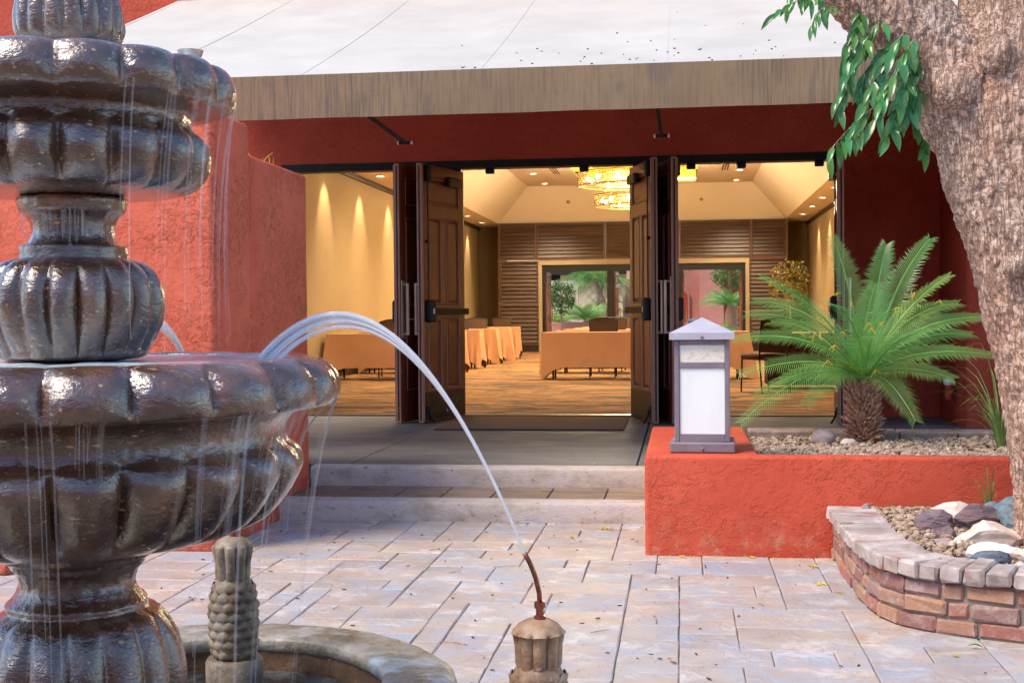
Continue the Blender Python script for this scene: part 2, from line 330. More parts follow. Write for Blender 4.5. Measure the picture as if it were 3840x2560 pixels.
def carpet_mat():
    m, nt, b = new_mat('streaked_carpet')
    n1 = tnoise(nt, pos(nt, (.9, 3.6, 1)), 1.3, 8, .7, .6); n2 = tnoise(nt, pos(nt, (1.4, 8, 1)), 2.0, 6, .7)
    c = ramp(nt, n1, [(0, (.05, .027, .015)), (.44, (.10, .052, .022)), (.49, (.36, .165, .045)), (.56, (.42, .20, .06)), (.60, (.14, .07, .028)), (.66, (.47, .25, .09))], 'CONSTANT').outputs[0]
    f = ramp(nt, n2, [(.54, 0.), (.56, .75)]).outputs[0]
    c = mixc(nt, f, c, (.055, .032, .018)); L(nt, c, b.inputs['Base Color']); b.inputs['Roughness'].default_value = .95
    bumps(nt, b, [(tnoise(nt, pos(nt), 150, 3), .4, .004)])
    return m
CARPET = carpet_mat()
LAMPM = pm('mauve_bronze_paint', [(.3, (.16, .125, .15)), (.7, (.24, .195, .22))], 9, rough=(.4, .6), bump=.1, bscale=50, spots=[(14, .66, .74, (.13, .07, .05))])
LAMPT = pm('pale_cap_paint', [(.3, (.36, .34, .40)), (.7, (.46, .44, .50))], 6, rough=(.4, .6), bump=.1, spots=[(40, .68, .74, (.6, .58, .6))])
GLASSW = pm('milk_glass', [(.3, (.74, .76, .76)), (.6, (.82, .83, .82)), (.8, (.70, .68, .62))], 3, (2, 2, .6), rough=(.12, .2), bump=.03)
GLASSA = pm('amber_marbled_glass', [(.3, (.72, .64, .52)), (.5, (.80, .76, .68)), (.72, (.66, .48, .30))], 9, (1, 1, 2), rough=(.12, .2), bump=.03, dist=1.5)
def brick_mat():
    m, nt, b = new_mat('old_clay_brick'); p = pos(nt); oi = nt.nodes.new('ShaderNodeObjectInfo')
    c = ramp(nt, oi.outputs['Random'], [(0, (.33, .12, .085)), (.2, (.27, .15, .13)), (.4, (.38, .20, .11)), (.6, (.25, .115, .10)), (.8, (.40, .15, .08)), (1, (.24, .17, .17))]).outputs[0]
    c = mixc(nt, ramp(nt, tnoise(nt, p, 18, 6, .7), [(.5, 0.), (.68, .75)]).outputs[0], c, (.44, .34, .30))
    c = mixc(nt, ramp(nt, tnoise(nt, p, 42, 5, .7), [(.62, 0.), (.70, .8)]).outputs[0], c, (.08, .05, .045))
    L(nt, c, b.inputs['Base Color']); b.inputs['Roughness'].default_value = .8
    bumps(nt, b, [(tnoise(nt, p, 40, 6, .7), .7, .008)])
    return m
BRICK = brick_mat()
CAPB = pm('weathered_cap_brick', [(.3, (.27, .19, .165)), (.5, (.40, .32, .29)), (.7, (.54, .48, .46))], 9, bump=.6, bscale=50, bdist=.006, rnd=.16, spots=[(7, .56, .68, (.38, .19, .15)), (34, .66, .72, (.10, .08, .08))])
MORTAR = pm('mortar', [(.3, (.17, .13, .11)), (.7, (.27, .22, .19))], 20, bump=.5, bscale=90)
def gravel_mat():
    m, nt, b = new_mat('granite_gravel'); p = pos(nt)
    vo = nd(nt, 'ShaderNodeTexVoronoi', Scale=42); L(nt, p, vo.inputs['Vector'])
    s_ = nt.nodes.new('ShaderNodeSeparateColor'); L(nt, vo.outputs['Color'], s_.inputs[0])
    c = ramp(nt, s_.outputs[0], [(0, (.20, .12, .075)), (.3, (.35, .23, .15)), (.55, (.46, .34, .24)), (.8, (.30, .20, .15)), (1, (.56, .47, .37))]).outputs[0]
    c = mixc(nt, ramp(nt, tnoise(nt, p, 90, 4), [(.5, 0.), (.7, .6)]).outputs[0], c, (.16, .11, .08))
    L(nt, c, b.inputs['Base Color']); b.inputs['Roughness'].default_value = .85
    bumps(nt, b, [(tnoise(nt, p, 160, 3), .5, .003)])
    return m
KERB = pm('weathered_kerb', [(.3, (.16, .10, .075)), (.55, (.27, .19, .15)), (.75, (.36, .28, .23))], 9, bump=.7, bscale=50, bdist=.008, spots=[(5, .58, .7, (.33, .14, .10))])
GRAVEL = gravel_mat()
def bark_mat():
    m, nt, b = new_mat('plated_bark')
    def ridge(stretch, scale, d, lo, hi):
        n = tnoise(nt, pos(nt, stretch), scale, 4, .6, d)
        q = nt.nodes.new('ShaderNodeMath'); q.operation = 'SUBTRACT'; L(nt, n, q.inputs[0]); q.inputs[1].default_value = .5
        a_ = nt.nodes.new('ShaderNodeMath'); a_.operation = 'ABSOLUTE'; L(nt, q.outputs[0], a_.inputs[0])
        return ramp(nt, a_.outputs[0], [(lo, 0.), (hi, 1.)]).outputs[0]
    f1 = ridge((1, 1, .13), 44, .4, .0, .055); f2 = ridge((.55, .55, 1), 30, .5, .0, .022)
    mn = nt.nodes.new('ShaderNodeMath'); mn.operation = 'MINIMUM'; L(nt, f1, mn.inputs[0]); L(nt, f2, mn.inputs[1])
    c = ramp(nt, tnoise(nt, pos(nt, (1, 1, .45)), 24, 4, .65), [(.28, (.42, .255, .18)), (.45, (.54, .345, .25)), (.6, (.62, .425, .32)), (.78, (.66, .50, .40))]).outputs[0]
    c = mixc(nt, ramp(nt, tnoise(nt, pos(nt, (1, 1, .6)), 3.2, 4), [(.48, 0.), (.68, .55)]).outputs[0], c, (.56, .46, .40))
    c = mixc(nt, ramp(nt, tnoise(nt, pos(nt, (1, 1, .6)), 5, 4), [(.60, 0.), (.72, .6)]).outputs[0], c, (.46, .20, .12))
    c = mixc(nt, mn.outputs[0], (.30, .165, .11), c)
    L(nt, c, b.inputs['Base Color']); b.inputs['Roughness'].default_value = .85; b.inputs['Specular IOR Level'].default_value = .25
    bumps(nt, b, [(mn.outputs[0], .7, .010), (tnoise(nt, pos(nt, (1, 1, .4)), 55, 4, .7), .6, .008)])
    return m
BARK = bark_mat()
SAGO = leaf_mat('sago_leaf', (.13, .34, .075), (.27, .50, .13), .28, .28)
SAGOY = leaf_mat('young_sago_leaf', (.16, .30, .03), (.24, .36, .04), .15, .4)
LEAF = leaf_mat('glossy_tree_leaf', (.06, .20, .06), (.12, .32, .08), .35, .2)
LEAF2 = leaf_mat('bush_leaf', (.09, .24, .045), (.20, .40, .08), .3, .45)
LEAFG = leaf_mat('golden_lit_leaf', (.16, .13, .03), (.26, .20, .04), .25, .5)  # golden lamplight put into the leaf colour
GRASS = leaf_mat('grass_blade', (.12, .24, .05), (.28, .38, .10), .25, .5)
YELLOW = leaf_mat('yellow_blossom', (.62, .42, .02), (.72, .52, .04), .15, .6)
SCALE = pm('sago_trunk_scale', [(.3, (.17, .08, .05)), (.55, (.42, .23, .15)), (.8, (.58, .38, .27))], 60, bump=.4, bscale=120, rough=(.8, .95))
def water_mat(name, tint, foam, rough=.05):
    m, nt, b = new_mat(name); p = pos(nt)
    b.inputs['Base Color'].default_value = (*tint, 1); b.inputs['Roughness'].default_value = rough; b.inputs['Specular IOR Level'].default_value = .8
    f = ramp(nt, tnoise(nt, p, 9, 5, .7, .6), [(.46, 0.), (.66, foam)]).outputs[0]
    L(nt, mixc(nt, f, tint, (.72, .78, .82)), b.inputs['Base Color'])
    bumps(nt, b, [(tnoise(nt, p, 13, 4, .6, .5), .5, .02), (tnoise(nt, p, 45, 3), .3, .006)])
    return m
POOLW = water_mat('pool_water', (.022, .022, .02), .10)
BOWLW = water_mat('bowl_water', (.30, .38, .44), .9, .2)  # bright reflection put into the pale blue tint, foam patches over it
def stream_mat(name, dens, stretch):
    m, nt, b = new_mat(name); b.inputs['Base Color'].default_value = (.97, .98, 1, 1); b.inputs['Roughness'].default_value = .12
    uv = nt.nodes.new('ShaderNodeUVMap').outputs[0]
    mp = nt.nodes.new('ShaderNodeMapping'); mp.inputs['Scale'].default_value = stretch; L(nt, uv, mp.inputs[0])
    f = ramp(nt, tnoise(nt, mp.outputs[0], 1, 4, .65), [(.34, dens*.15), (.66, dens)]).outputs[0]
    L(nt, f, b.inputs['Alpha'])
    return m
JETM = stream_mat('jet_water', .55, (16, 2.2, 1))
FALLM = stream_mat('falling_water', .085, (9, .8, 1))

# ============================================================ SETTING
LZ = .25                                                     # landing / indoor floor level
tag(MB().box(-60, 60, -40, 9.0, -.5, -.03).build('ground', PAVER), kind='structure')

# ---- stamped paving: random ashlar on a .15 m module; each piece an object sharing one of a few meshes
paving = tag(MB().box(-7, 6, -2.5, 7.9, -.03, -.012).build('paving', JOINT), kind='structure')
pm_cache = {}
def paver_mesh(w, h, var):
    k = (w, h, var)
    if k not in pm_cache:
        rr = random.Random(w*100+h*10+var); mb = MB(); g = .002
        mb.cbox(-w*.0575+g, w*.0575-g, -h*.0575+g, h*.0575-g, -.03, 0, .005)
        mb.v = [(x+rr.uniform(-.002, .002), y+rr.uniform(-.002, .002), z+(rr.uniform(-.002, .002) if z > -.01 else 0)) for x, y, z in mb.v]
        pm_cache[k] = mb.mesh('paver', False); pm_cache[k].materials.append(PAVER)
    return pm_cache[k]
X0, Y0, M_ = -4.5, 2.7, .115
NX, NY = int((3.6-X0)/M_), int((7.80-Y0)/M_)
occ = [[False]*NX for _ in range(NY)]; rp = random.Random(5); pieces = []
SH = [(4, 2), (3, 2), (2, 2), (3, 3), (2, 3), (3, 2), (4, 2), (2, 2), (4, 3)]
for j in range(NY):
    for i in range(NX):
        if occ[j][i]: continue
        sh = SH[:]; rp.shuffle(sh); sh += [(2, 1), (1, 2), (3, 1), (1, 1)]
        for a, b in sh:
            if i+a <= NX and j+b <= NY and all(not occ[j+q][i+p] for p in range(a) for q in range(b)):
                for p in range(a):
                    for q in range(b): occ[j+q][i+p] = True
                pieces.append((i, j, a, b)); break
def hidden_piece(x, y):                                       # under the pool or the planters: the paving there is never seen
    return (x+1.363)**2+(y-2.743)**2 < .9 or (x > 1.0 and y > 5.7) or (x > 1.35 and y > 5.4) or (x > -.15 and y > 6.85) or (y < 3.1 and (x < -2.6 or x > 1.4)) or (y > 6.75 and x < -2.6) 
vis = []
for i, j, a, b in pieces:
    x, y = X0+(i+a/2)*M_, Y0+(j+b/2)*M_
    if not hidden_piece(x, y): vis.append((x, y, a, b))
vis.sort(key=lambda t: t[1])
def in_view(x, y): return abs(math.atan2(-(x*math.cos(TH)+y*math.sin(TH)), -x*math.sin(TH)+y*math.cos(TH))) < R_(25)
front = [p for p in vis if in_view(p[0], p[1])][:300]; rest = [p for p in vis if p not in front]
for x, y, a, b in front:
    o = link_mesh('paver', paver_mesh(a, b, rp.randint(0, 2)), PAVER, paving, (x, y, rp.uniform(-.0015, .0015)))
mb = MB()
for x, y, a, b in rest: mb.cbox(x-a*.0575+.003, x+a*.0575-.003, y-b*.0575+.003, y+b*.0575-.003, -.03, 0, .005)
if mb.v: tag(mb.build('paver_field', PAVER, paving), kind='stuff')

# ---- unseen wall added behind the viewer to darken reflections in the wet stone
cw = tag(MB().box(-16, 14, -6.4, -6.0, 0, 3.4).build('reflection_wall', RED2), kind='structure')
MB().box(-16.1, 14.1, -6.45, -5.95, 3.4, 3.52).build('wall_coping', STEP, cw)
# ---- two steps and the landing
NOSE = pm('chalky_step_concrete', [(.3, (.33, .27, .22)), (.5, (.46, .39, .335)), (.72, (.58, .52, .47))], 6, (1, 1, 1.6), bump=.7, bscale=60, bdist=.007, spots=[(20, .60, .70, (.22, .165, .14)), (6, .55, .7, (.42, .35, .36)), (130, .66, .72, (.66, .63, .60))])
TREAD = pm('brown_tread', [(.3, (.15, .11, .085)), (.5, (.25, .18, .13)), (.72, (.33, .22, .15))], 5, (1, 2, 1), bump=.5, bscale=45, bdist=.005, rnd=.15, spots=[(20, .62, .72, (.12, .09, .075))])
steps = tag(MB().box(-2.52, -.19, 7.90, 8.6, -.02, .108).build('entrance_step', STEP), kind='structure')
nose = MB().prism([(7.74, 0), (7.74, .100), (7.747, .114), (7.762, .123), (7.90, .127), (7.90, 0)], -2.51, -.17, 'x').build('step_nosing', NOSE, steps, 30)
x = -2.5; k = 0
while x < -.25:
    wd = rp.choice((.30, .32, .36)); x2 = min(x+wd, -.20)
    mb = MB().cbox(x+.004, x2-.004, 7.905, 8.445, .09, .124, .004); mb.build('paver', TREAD, steps); x = x2
landing = tag(MB().box(-4.9, 2.7, 8.60, 12.78, -.02, .232).build('landing', CONC), kind='structure')
MB().prism([(8.448, .10), (8.448, .226), (8.455, .241), (8.468, .25), (8.60, .252), (8.60, .10)], -2.51, 2.7, 'x').build('landing_nosing', NOSE, landing, 30)
jx = [-4.9, -2.28, -.30, 2.7]; jy = [8.603, 10.88, 12.775]
for a in range(3):
    for b in range(2):
        MB().cbox(jx[a]+(.006 if a else 0), jx[a+1]-.006, jy[b]+(.005 if b else 0), jy[b+1]-.005, .20, LZ, .004).build('concrete_slab', CONC, landing)
MB().cbox(-.292, -.232, 8.61, 12.2, .249, .2535, .002).build('cover_strip', CONC, landing)
mat = MB(); mat.cbox(-2.20, -.50, 11.20, 12.62, LZ+.003, LZ+.016, .006)
tag(mat.build('doormat', MAT, origin=(-1.35, 11.9, LZ)), 'rust brown coir doormat lying at the centre doorway', 'doormat')

# ---- red stucco facade with three door openings
FY = 12.77; HZ = 2.77                                        # facade plane, head of the openings
fac = thing('building_facade', 'dark red stucco building front behind the open doors under the awning', 'building', (-1.3, FY, LZ))
mb = MB()
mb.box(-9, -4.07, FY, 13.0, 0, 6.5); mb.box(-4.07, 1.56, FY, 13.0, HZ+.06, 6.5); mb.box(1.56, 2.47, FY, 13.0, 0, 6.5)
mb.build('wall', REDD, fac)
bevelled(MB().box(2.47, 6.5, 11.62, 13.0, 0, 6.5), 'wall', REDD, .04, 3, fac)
fr = MB()
fr.box(-4.06, 1.55, FY-.012, 12.93, HZ-.02, HZ+.058)
fr.build('door_header', BLACK, fac)
for a, b in ((-4.065, -4.01), (-2.40, -2.195), (-.468, -.25), (1.505, 1.555)):
    MB().box(a, b, FY-.01, 12.92, LZ, HZ-.022).build('door_jamb', BLACK, fac)
MB().box(-4.0, 1.5, FY+.01, 12.95, LZ+.001, LZ+.012).build('threshold', BRONZE, fac)
for x in (-1.95, -1.0, .06, .55, 1.30):
    MB().cbox(x, x+.09, FY+.02, FY+.08, HZ-.075, HZ-.02, .008).build('strike_box', BLACK, fac)

# ---- left wing wall of rough rose stucco
ww = thing('wing_wall', 'rough rose red stucco wall with stepped top behind the fountain', 'wall', (-2.5, 7.2, 0))
mb = MB(); mb.prism([(-12, 6.65), (-2.5, 6.65), (-2.5, 7.26), (-12, 7.26)], -.02, 2.40)
bevelled(mb, 'wall', RED2, .035, 4, ww)
mb = MB(); mb.prism([(-3.5, 7.258), (-2.503, 7.258), (-2.503, 8.41), (-3.5, 8.41)], -.02, 2.225)
bevelled(mb, 'wall', RED2, .03, 4, ww)
mb = MB(); mb.prism([(5.93, 0), (5.93, .10), (5.96, .13), (6.66, .14), (6.66, 0)], -9, -3.32, 'x')
lk = tag(bevelled(mb, 'low_kerb', RED2, .015, 3, origin=(-4, 6.2, 0)), 'low pinkish kerb at the left edge behind the fountain', 'kerb')
gt = thing('grass_tuft', 'wisps of yellow grass growing on top of the stepped rose wall', 'grass', (-2.65, 7.6, 2.22))
rg = random.Random(3)
for i in range(5):
    bx, by = -2.52-rg.random()*.08, 7.5+rg.random()*.45; q = rg.uniform(-.06, .06)
    MB().tube([(bx, by, 2.215), (bx+q*.4, by+.01, 2.25), (bx+q, by+.02, 2.25+rg.uniform(.01, .05))], [.002, .0018, .0008], 4).build('blade', YELLOW, gt)

# ---- canvas awning
aw = thing('awning', 'large white canvas awning with water stained tan valance over the entrance', 'awning', (-1.3, FY, 4.55))
AX0, AX1, AY0, AZ0, AY1, AZ1 = -5.15, 3.3, 8.6, 2.93, 12.768, 4.55
def awz(y): return AZ0+(AZ1-AZ0)*(y-AY0)/(AY1-AY0)
mb = MB(); ny, nx = 24, 60
def sag(x, t):
    u = ((x+2.6) % 1.26)/1.26
    return -.018*math.sin(math.pi*u)*math.sin(math.pi*t)-.03*math.sin(math.pi*t)
for side in (0, 1):
    base = len(mb.v)
    for j in range(ny+1):
        for i in range(nx+1):
            t = j/ny; x = AX0+(AX1-AX0)*i/nx; y = AY0+(AY1-AY0)*t
            mb.v.append((x, y, AZ0+(AZ1-AZ0)*t+sag(x, t)-side*.006))
    for j in range(ny):
        for i in range(nx):
            q = base+j*(nx+1)+i; mb.f.append((q, q+1, q+nx+2, q+nx+1))
mb.build('canopy', CANVAS, aw, True)
for k in range(-2, 5):
    x = -2.6+1.255*k
    mb = MB()
    for j in range(ny):
        t0, t1 = j/ny, (j+1)/ny; y0, y1 = AY0+(AY1-AY0)*t0, AY0+(AY1-AY0)*t1
        z0, z1 = AZ0+(AZ1-AZ0)*t0+sag(x, t0)+.002, AZ0+(AZ1-AZ0)*t1+sag(x, t1)+.002
        mb.add([(x-.008, y0, z0), (x+.008, y0, z0), (x+.008, y1, z1), (x-.008, y1, z1), (x-.008, y0, z0-.006), (x+.008, y0, z0-.006), (x+.008, y1, z1-.006), (x-.008, y1, z1-.006)],
               [(0, 1, 2, 3), (0, 4, 5, 1), (1, 5, 6, 2), (3, 2, 6, 7), (0, 3, 7, 4)])
    mb.build('seam', CANVAS, aw)
mb = MB(); nx = 120
for side in (0, 1):
    base = len(mb.v)
    for j in range(7):
        for i in range(nx+1):
            x = AX0+(AX1-AX0)*i/nx; t = j/6; wv = .006*t*math.sin(x*4.1+1)+.003*t*math.sin(x*11)
            mb.v.append((x, AY0-.012+wv+side*.006, AZ0+.004-.30*t+.001*math.sin(x*7)*t))
    for j in range(6):
        for i in range(nx):
            q = base+j*(nx+1)+i; mb.f.append((q, q+1, q+nx+2, q+nx+1))
mb.build('valance', VALANCE, aw, True)
MB().tube([(AX0, AY0+.02, AZ0-.03), (AX1, AY0+.02, AZ0-.03)], .02, 8).build('front_rail', BRONZE, aw)
MB().tube([(AX0, AY0+.03, AZ0-.27), (AX1, AY0+.03, AZ0-.27)], .012, 8).build('front_rail', BRONZE, aw)
for sx, ex in ((-2.42, -2.06), (-.18, -.135)):
    z1 = 2.575
    ar = MB().tube([(sx, 9.0, 2.86), (ex, 9.5, z1)], .016, 8).build('strut', BRONZE, aw)
    MB().tube([(ex-.045, 9.5, z1), (ex+.045, 9.5, z1)], .011, 8).build('crossbar', BLACK, ar)
    for s in (-1, 1): MB().tube([(ex+s*.045, 9.5, z1), (ex+s*.058, 9.5, z1)], .014, 8).build('end_cap', WHITE, ar)
rd = random.Random(8)
dk = MB()
for i in range(48):
    x = rd.gauss(-.3, .75); y = 8.65+abs(rd.gauss(0, .9)); 
    if y > 12.5: continue
    s = rd.uniform(.002, .006); z = awz(y)+sag(x, (y-AY0)/(AY1-AY0))+.004
    dk.cbox(x-s*1.6, x+s*1.6, y-s, y+s, z-.002, z+.004, .002)
tag(dk.build('fallen_debris', pm('dead_leaf_bits', [(.3, (.03, .025, .02)), (.7, (.07, .055, .04))], 30, bump=0), aw), kind='stuff')

# ============================================================ BALLROOM SHELL
XL, XR, YB, SZ, CZ = -5.75, 3.5, 36.6, 3.79, 4.70
tag(MB().box(-7, 5, 12.96, 37.0, .05, LZ).build('carpet_floor', CARPET), kind='structure')
tag(MB().box(XL-.2, XL, 13.0, YB+.2, LZ, SZ+.3).build('wall_left', WALLC), kind='structure')
tag(MB().box(XR, XR+.2, 13.0, YB+.2, LZ, SZ+.3).build('wall_right', WALLC), kind='structure')
MB().box(XL, XL+.05, 13.0, YB, SZ-.09, SZ-.002).build('partition_track', BRONZE, bpy.data.objects['wall_left'])
MB().box(XR-.05, XR, 13.0, YB, SZ-.09, SZ-.002).build('partition_track', BRONZE, bpy.data.objects['wall_right'])
MB().box(XL, XL+.015, 13.0, YB, LZ, LZ+.11).build('baseboard', BRONZE, bpy.data.objects['wall_left'])
MB().box(XR-.015, XR, 13.0, YB, LZ, LZ+.11).build('baseboard', BRONZE, bpy.data.objects['wall_right'])
wb = tag(MB().box(XL, -4.98, 36.4, YB, LZ, SZ).box(2.80, XR, 36.4, YB, LZ, SZ).build('wall_far', WALLD), kind='structure')
MB().box(-5.0, -4.95, 35.02, 36.41, LZ, SZ).box(2.79, 2.84, 35.02, 36.41, LZ, SZ).build('return_wall', PLASTER, wb)
ce = tag(MB().box(XL, -4.98, 13.0, YB, SZ, SZ+.05).box(2.79, XR, 13.0, YB, SZ, SZ+.05).box(-4.98, 2.79, 13.0, 14.2, SZ, SZ+.05).box(-4.98, 2.79, 35.0, YB, SZ, SZ+.05).build('ceiling', CEIL), kind='structure')
a0, a1, b0, b1 = -4.98, 2.79, 14.2, 35.0; c0, c1, d0, d1 = -4.05, 1.86, 15.13, 34.07
sl = MB().add([(a0, b0, SZ), (a1, b0, SZ), (a1, b1, SZ), (a0, b1, SZ), (c0, d0, CZ), (c1, d0, CZ), (c1, d1, CZ), (c0, d1, CZ)],
              [(0, 1, 5, 4), (1, 2, 6, 5), (2, 3, 7, 6), (3, 0, 4, 7)])
sl.build('ceiling_slope', CEIL, ce)
e0, e1, g0, g1 = -2.55, .40, 20.0, 33.75                       # lit cove above the chandeliers
fl = MB(); fl.box(c0, e0, d0, d1, CZ, CZ+.04); fl.box(e1, c1, d0, d1, CZ, CZ+.04); fl.box(e0, e1, d0, g0, CZ, CZ+.04); fl.box(e0, e1, g1, d1, CZ, CZ+.04)
fl.build('ceiling_flat', CEIL, ce)
MB().box(e0-.3, e1+.3, g0-.3, g1+.3, CZ+.35, CZ+.40).box(e0-.3, e0-.26, g0, g1, CZ+.04, CZ+.35).box(e1+.26, e1+.3, g0, g1, CZ+.04, CZ+.35).box(e0, e1, g1+.26, g1+.3, CZ+.04, CZ+.35).build('cove', pm('yellow_cove', [(.3, (.80, .66, .16)), (.7, (.84, .70, .20))], 1, bump=0), ce)
COVEL = emit('cove_tube', (1, .80, .30), 3.2)
for x in (e0-.15, e1+.15): MB().tube([(x, g0, CZ+.10), (x, g1, CZ+.10)], .025, 6).build('cove_tube', COVEL, ce)
MB().tube([(e0, g1+.14, CZ+.10), (e1, g1+.14, CZ+.10)], .025, 6).build('cove_tube', COVEL, ce)
for x in (-3.05, .98):                                         # slot diffusers
    for k in range(3):
        MB().box(x+k*.06, x+k*.06+.025, 28.6, 31.2, CZ-.006, CZ-.001).build('air_slot', BLACK, ce)
for x, z in ((-3.0, 4.3), (.55, 4.3)):
    o = MB().lathe([(.055, 0), (.05, -.01), (.0, -.012)], 14, (0, 0, 0)).build('sprinkler_cover', PLASTER, ce, True)
    t = (z-SZ)/(CZ-SZ); o.location = (x, b1+(d1-b1)*t-.012, z); o.rotation_euler = (R_(-45), 0, 0)
gr = MB().box(-5.5, -5.08, 29.0, 29.5, SZ-.008, SZ-.002)
gr.build('return_grille', BRONZE, ce)
MB().box(XL, 5, 12.98, 13.02, SZ, 6).build('ceiling_front', CEIL, ce)
tag(MB().box(-9, 6.5, 13.0, 37.2, 6.4, 6.5).box(-9, 6.5, 37.0, 37.2, SZ, 6.4).build('roof', CONC), kind='structure')

# downlights: trim, glowing lens and the lamp's own light
LENS = emit('downlight_lens', (1, .82, .55), 7)
def downlight(x, y, z, label, power, grp, aim=(0, 0, -1), ang=80, blend=.6):
    t = thing('downlight', label, 'downlight', (x, y, z), 0, grp)
    MB().lathe([(.075, -.001), (.105, -.001), (.105, -.012), (.08, -.014), (.075, -.001)], 20, cap=False).build('trim_ring', WHITE, t, True, True)
    MB().lathe([(.0, -.004), (.074, -.004)], 20, cap=False).build('lens', LENS, t, False, True)
    if power:
        ld = bpy.data.lights.new('downlight_lamp', 'SPOT'); ld.energy = power; ld.color = (1, .81, .55); ld.spot_size = R_(ang); ld.spot_blend = blend; ld.shadow_soft_size = .05
        lo = bpy.data.objects.new('downlight_lamp', ld); col.objects.link(lo); lo.parent = t; lo.location = (0, 0, -.03)
        lo.rotation_euler = Vector(aim).to_track_quat('-Z', 'Y').to_euler()
ORD = ['first', 'second', 'third', 'fourth', 'fifth', 'sixth', 'seventh', 'eighth', 'ninth']
LWASH = [18.0, 20.3, 22.6, 24.9, 27.3, 29.7, 32.1, 34.4]
for i, y in enumerate(LWASH):
    downlight(-5.36, y, SZ, 'recessed wall washer by the left wall, %s from the entrance' % ORD[i], 44, 'wall washers along the left wall', (-.40, 0, -1), 60, .75)
for i, y in enumerate([21.9, 24.2, 26.5, 28.8, 31.1, 33.5]):
    downlight(3.10, y, SZ, 'recessed wall washer by the right wall, %s from the entrance' % ORD[i], 44, 'wall washers along the right wall', (.40, 0, -1), 60, .75)
for i, (x, y) in enumerate(((-3.55, 31.0), (-3.52, 33.4), (1.42, 31.2), (1.43, 33.5))):
    downlight(x, y, CZ, 'round ceiling downlight %s the chandeliers, %s one' % ('left of' if i < 2 else 'right of', 'nearer' if i % 2 == 0 else 'farther'), 220, 'flat ceiling downlights', (0, 0, -1), 110, .8)
for i, (x, y) in enumerate(((-3.55, 17.0), (-3.55, 21.5), (-3.55, 26), (1.42, 17.0), (1.42, 21.5), (1.42, 26))):
    downlight(x, y, CZ, 'ceiling downlight hidden behind the door head, %s bay, %s from the entrance' % ('left' if i < 3 else 'right', ORD[i % 3]), 280, 'flat ceiling downlights', (0, 0, -1), 120, .8)

# chandeliers: brass rings, crystal strands, bulbs
CRYS = pm('crystal', [(.3, (.34, .26, .13)), (.7, (.62, .54, .38))], 30, rough=(.05, .15), bump=.1, metal=.75)
BULB = emit('bulb', (1, .84, .55), 6.5); BRASS = pm('brass', [(.3, (.45, .30, .08)), (.7, (.6, .42, .14))], 10, rough=(.15, .3), bump=0, metal=.9)
def chandelier(x, y, z, r, label):
    t = thing('ring_chandelier', label, 'chandelier', (x, y, z), 0, 'crystal ring chandeliers')
    for rr, h0, h1 in ((r, -.12, .12), (r*.62, -.09, .10)):
        for h in (h0, h1): MB().tube([(rr*math.cos(q), rr*math.sin(q), h) for q in [2*math.pi*i/48 for i in range(49)]], .014, 6).build('ring', BRASS, t, True, True)
        mb = MB(); n = int(2*math.pi*rr/.042)
        for i in range(n):
            q = 2*math.pi*i/n; cx_, cy_ = rr*math.cos(q), rr*math.sin(q)
            for k in range(6):
                zz = h0-.02+(h1-h0)*(k+.5)/6; s = .017
                mb.add([(cx_+s, cy_, zz), (cx_, cy_+s, zz), (cx_-s, cy_, zz), (cx_, cy_-s, zz), (cx_, cy_, zz+s*1.1), (cx_, cy_, zz-s*1.1)],
                       [(0, 1, 4), (1, 2, 4), (2, 3, 4), (3, 0, 4), (1, 0, 5), (2, 1, 5), (3, 2, 5), (0, 3, 5)])
        tag(mb.build('crystal_strands', CRYS, t, False, True), kind='stuff')
    for i in range(10):
        q = 2*math.pi*(i+.3)/10; rr = r*.8
        bo = MB().lathe([(0, -.045), (.03, -.03), (.036, 0), (.02, .03), (.012, .05), (0, .052)], 10).build('bulb', BULB, t, True, True)
        bo.location = (rr*math.cos(q), rr*math.sin(q), .0)
    for k in range(4):
        q = math.pi/4+k*math.pi/2
        MB().tube([(r*math.cos(q), r*math.sin(q), .12), (.03*math.cos(q), .03*math.sin(q), .75)], .006, 5).build('hanger', BRASS, t, False, True)
    MB().tube([(0, 0, .74), (0, 0, CZ+.35-z)], .014, 6).build('stem', BRASS, t, False, True)
    ld = bpy.data.lights.new('chandelier_lamp', 'POINT'); ld.energy = 210; ld.color = (1, .82, .56); ld.shadow_soft_size = .45
    lo = bpy.data.objects.new('chandelier_lamp', ld); col.objects.link(lo); lo.parent = t; lo.location = (0, 0, -.02)
chandelier(-1.03, 23.9, 3.77, .86, 'larger looking crystal ring chandelier nearer the entrance')
chandelier(-1.03, 28.4, 3.77, .86, 'smaller looking crystal ring chandelier farther back')

# walnut louvre panelling on the far wall
lp = thing('louvre_panelling', 'walnut louvre panelling covering the far ballroom wall', 'panelling', (-1.1, 35, LZ))
bd = [-4.98, -3.94, -2.04, -.04, 1.875, 2.79]
def louvre(x0, x1, z0, z1, n):
    f = .05; mb = MB()
    mb.box(x0+.004, x0+f, 34.93, 35.0, z0, z1); mb.box(x1-f, x1-.004, 34.93, 35.0, z0, z1)
    mb.box(x0+f+.001, x1-f-.001, 34.932, 35.0, z0, z0+f); mb.box(x0+f+.001, x1-f-.001, 34.932, 35.0, z1-f, z1)
    mb.box(x0+.01, x1-.01, 35.0, 35.03, z0+.01, z1-.01)
    mb.build('frame', WOOD, lp)
    p = (z1-z0-2*f)/n; k = round(x1-x0, 3)
    me = MB().prism([(34.945, -p*.36), (34.962, -p*.38), (34.994, p*.40), (34.978, p*.44)], -(x1-x0)/2+f+.003, (x1-x0)/2-f-.003, 'x').mesh('slat')
    for i in range(n):
        link_mesh('slat', me, WOOD, lp, Vector(((x0+x1)/2, 0, z0+f+(i+.5)*p))-wloc(lp))
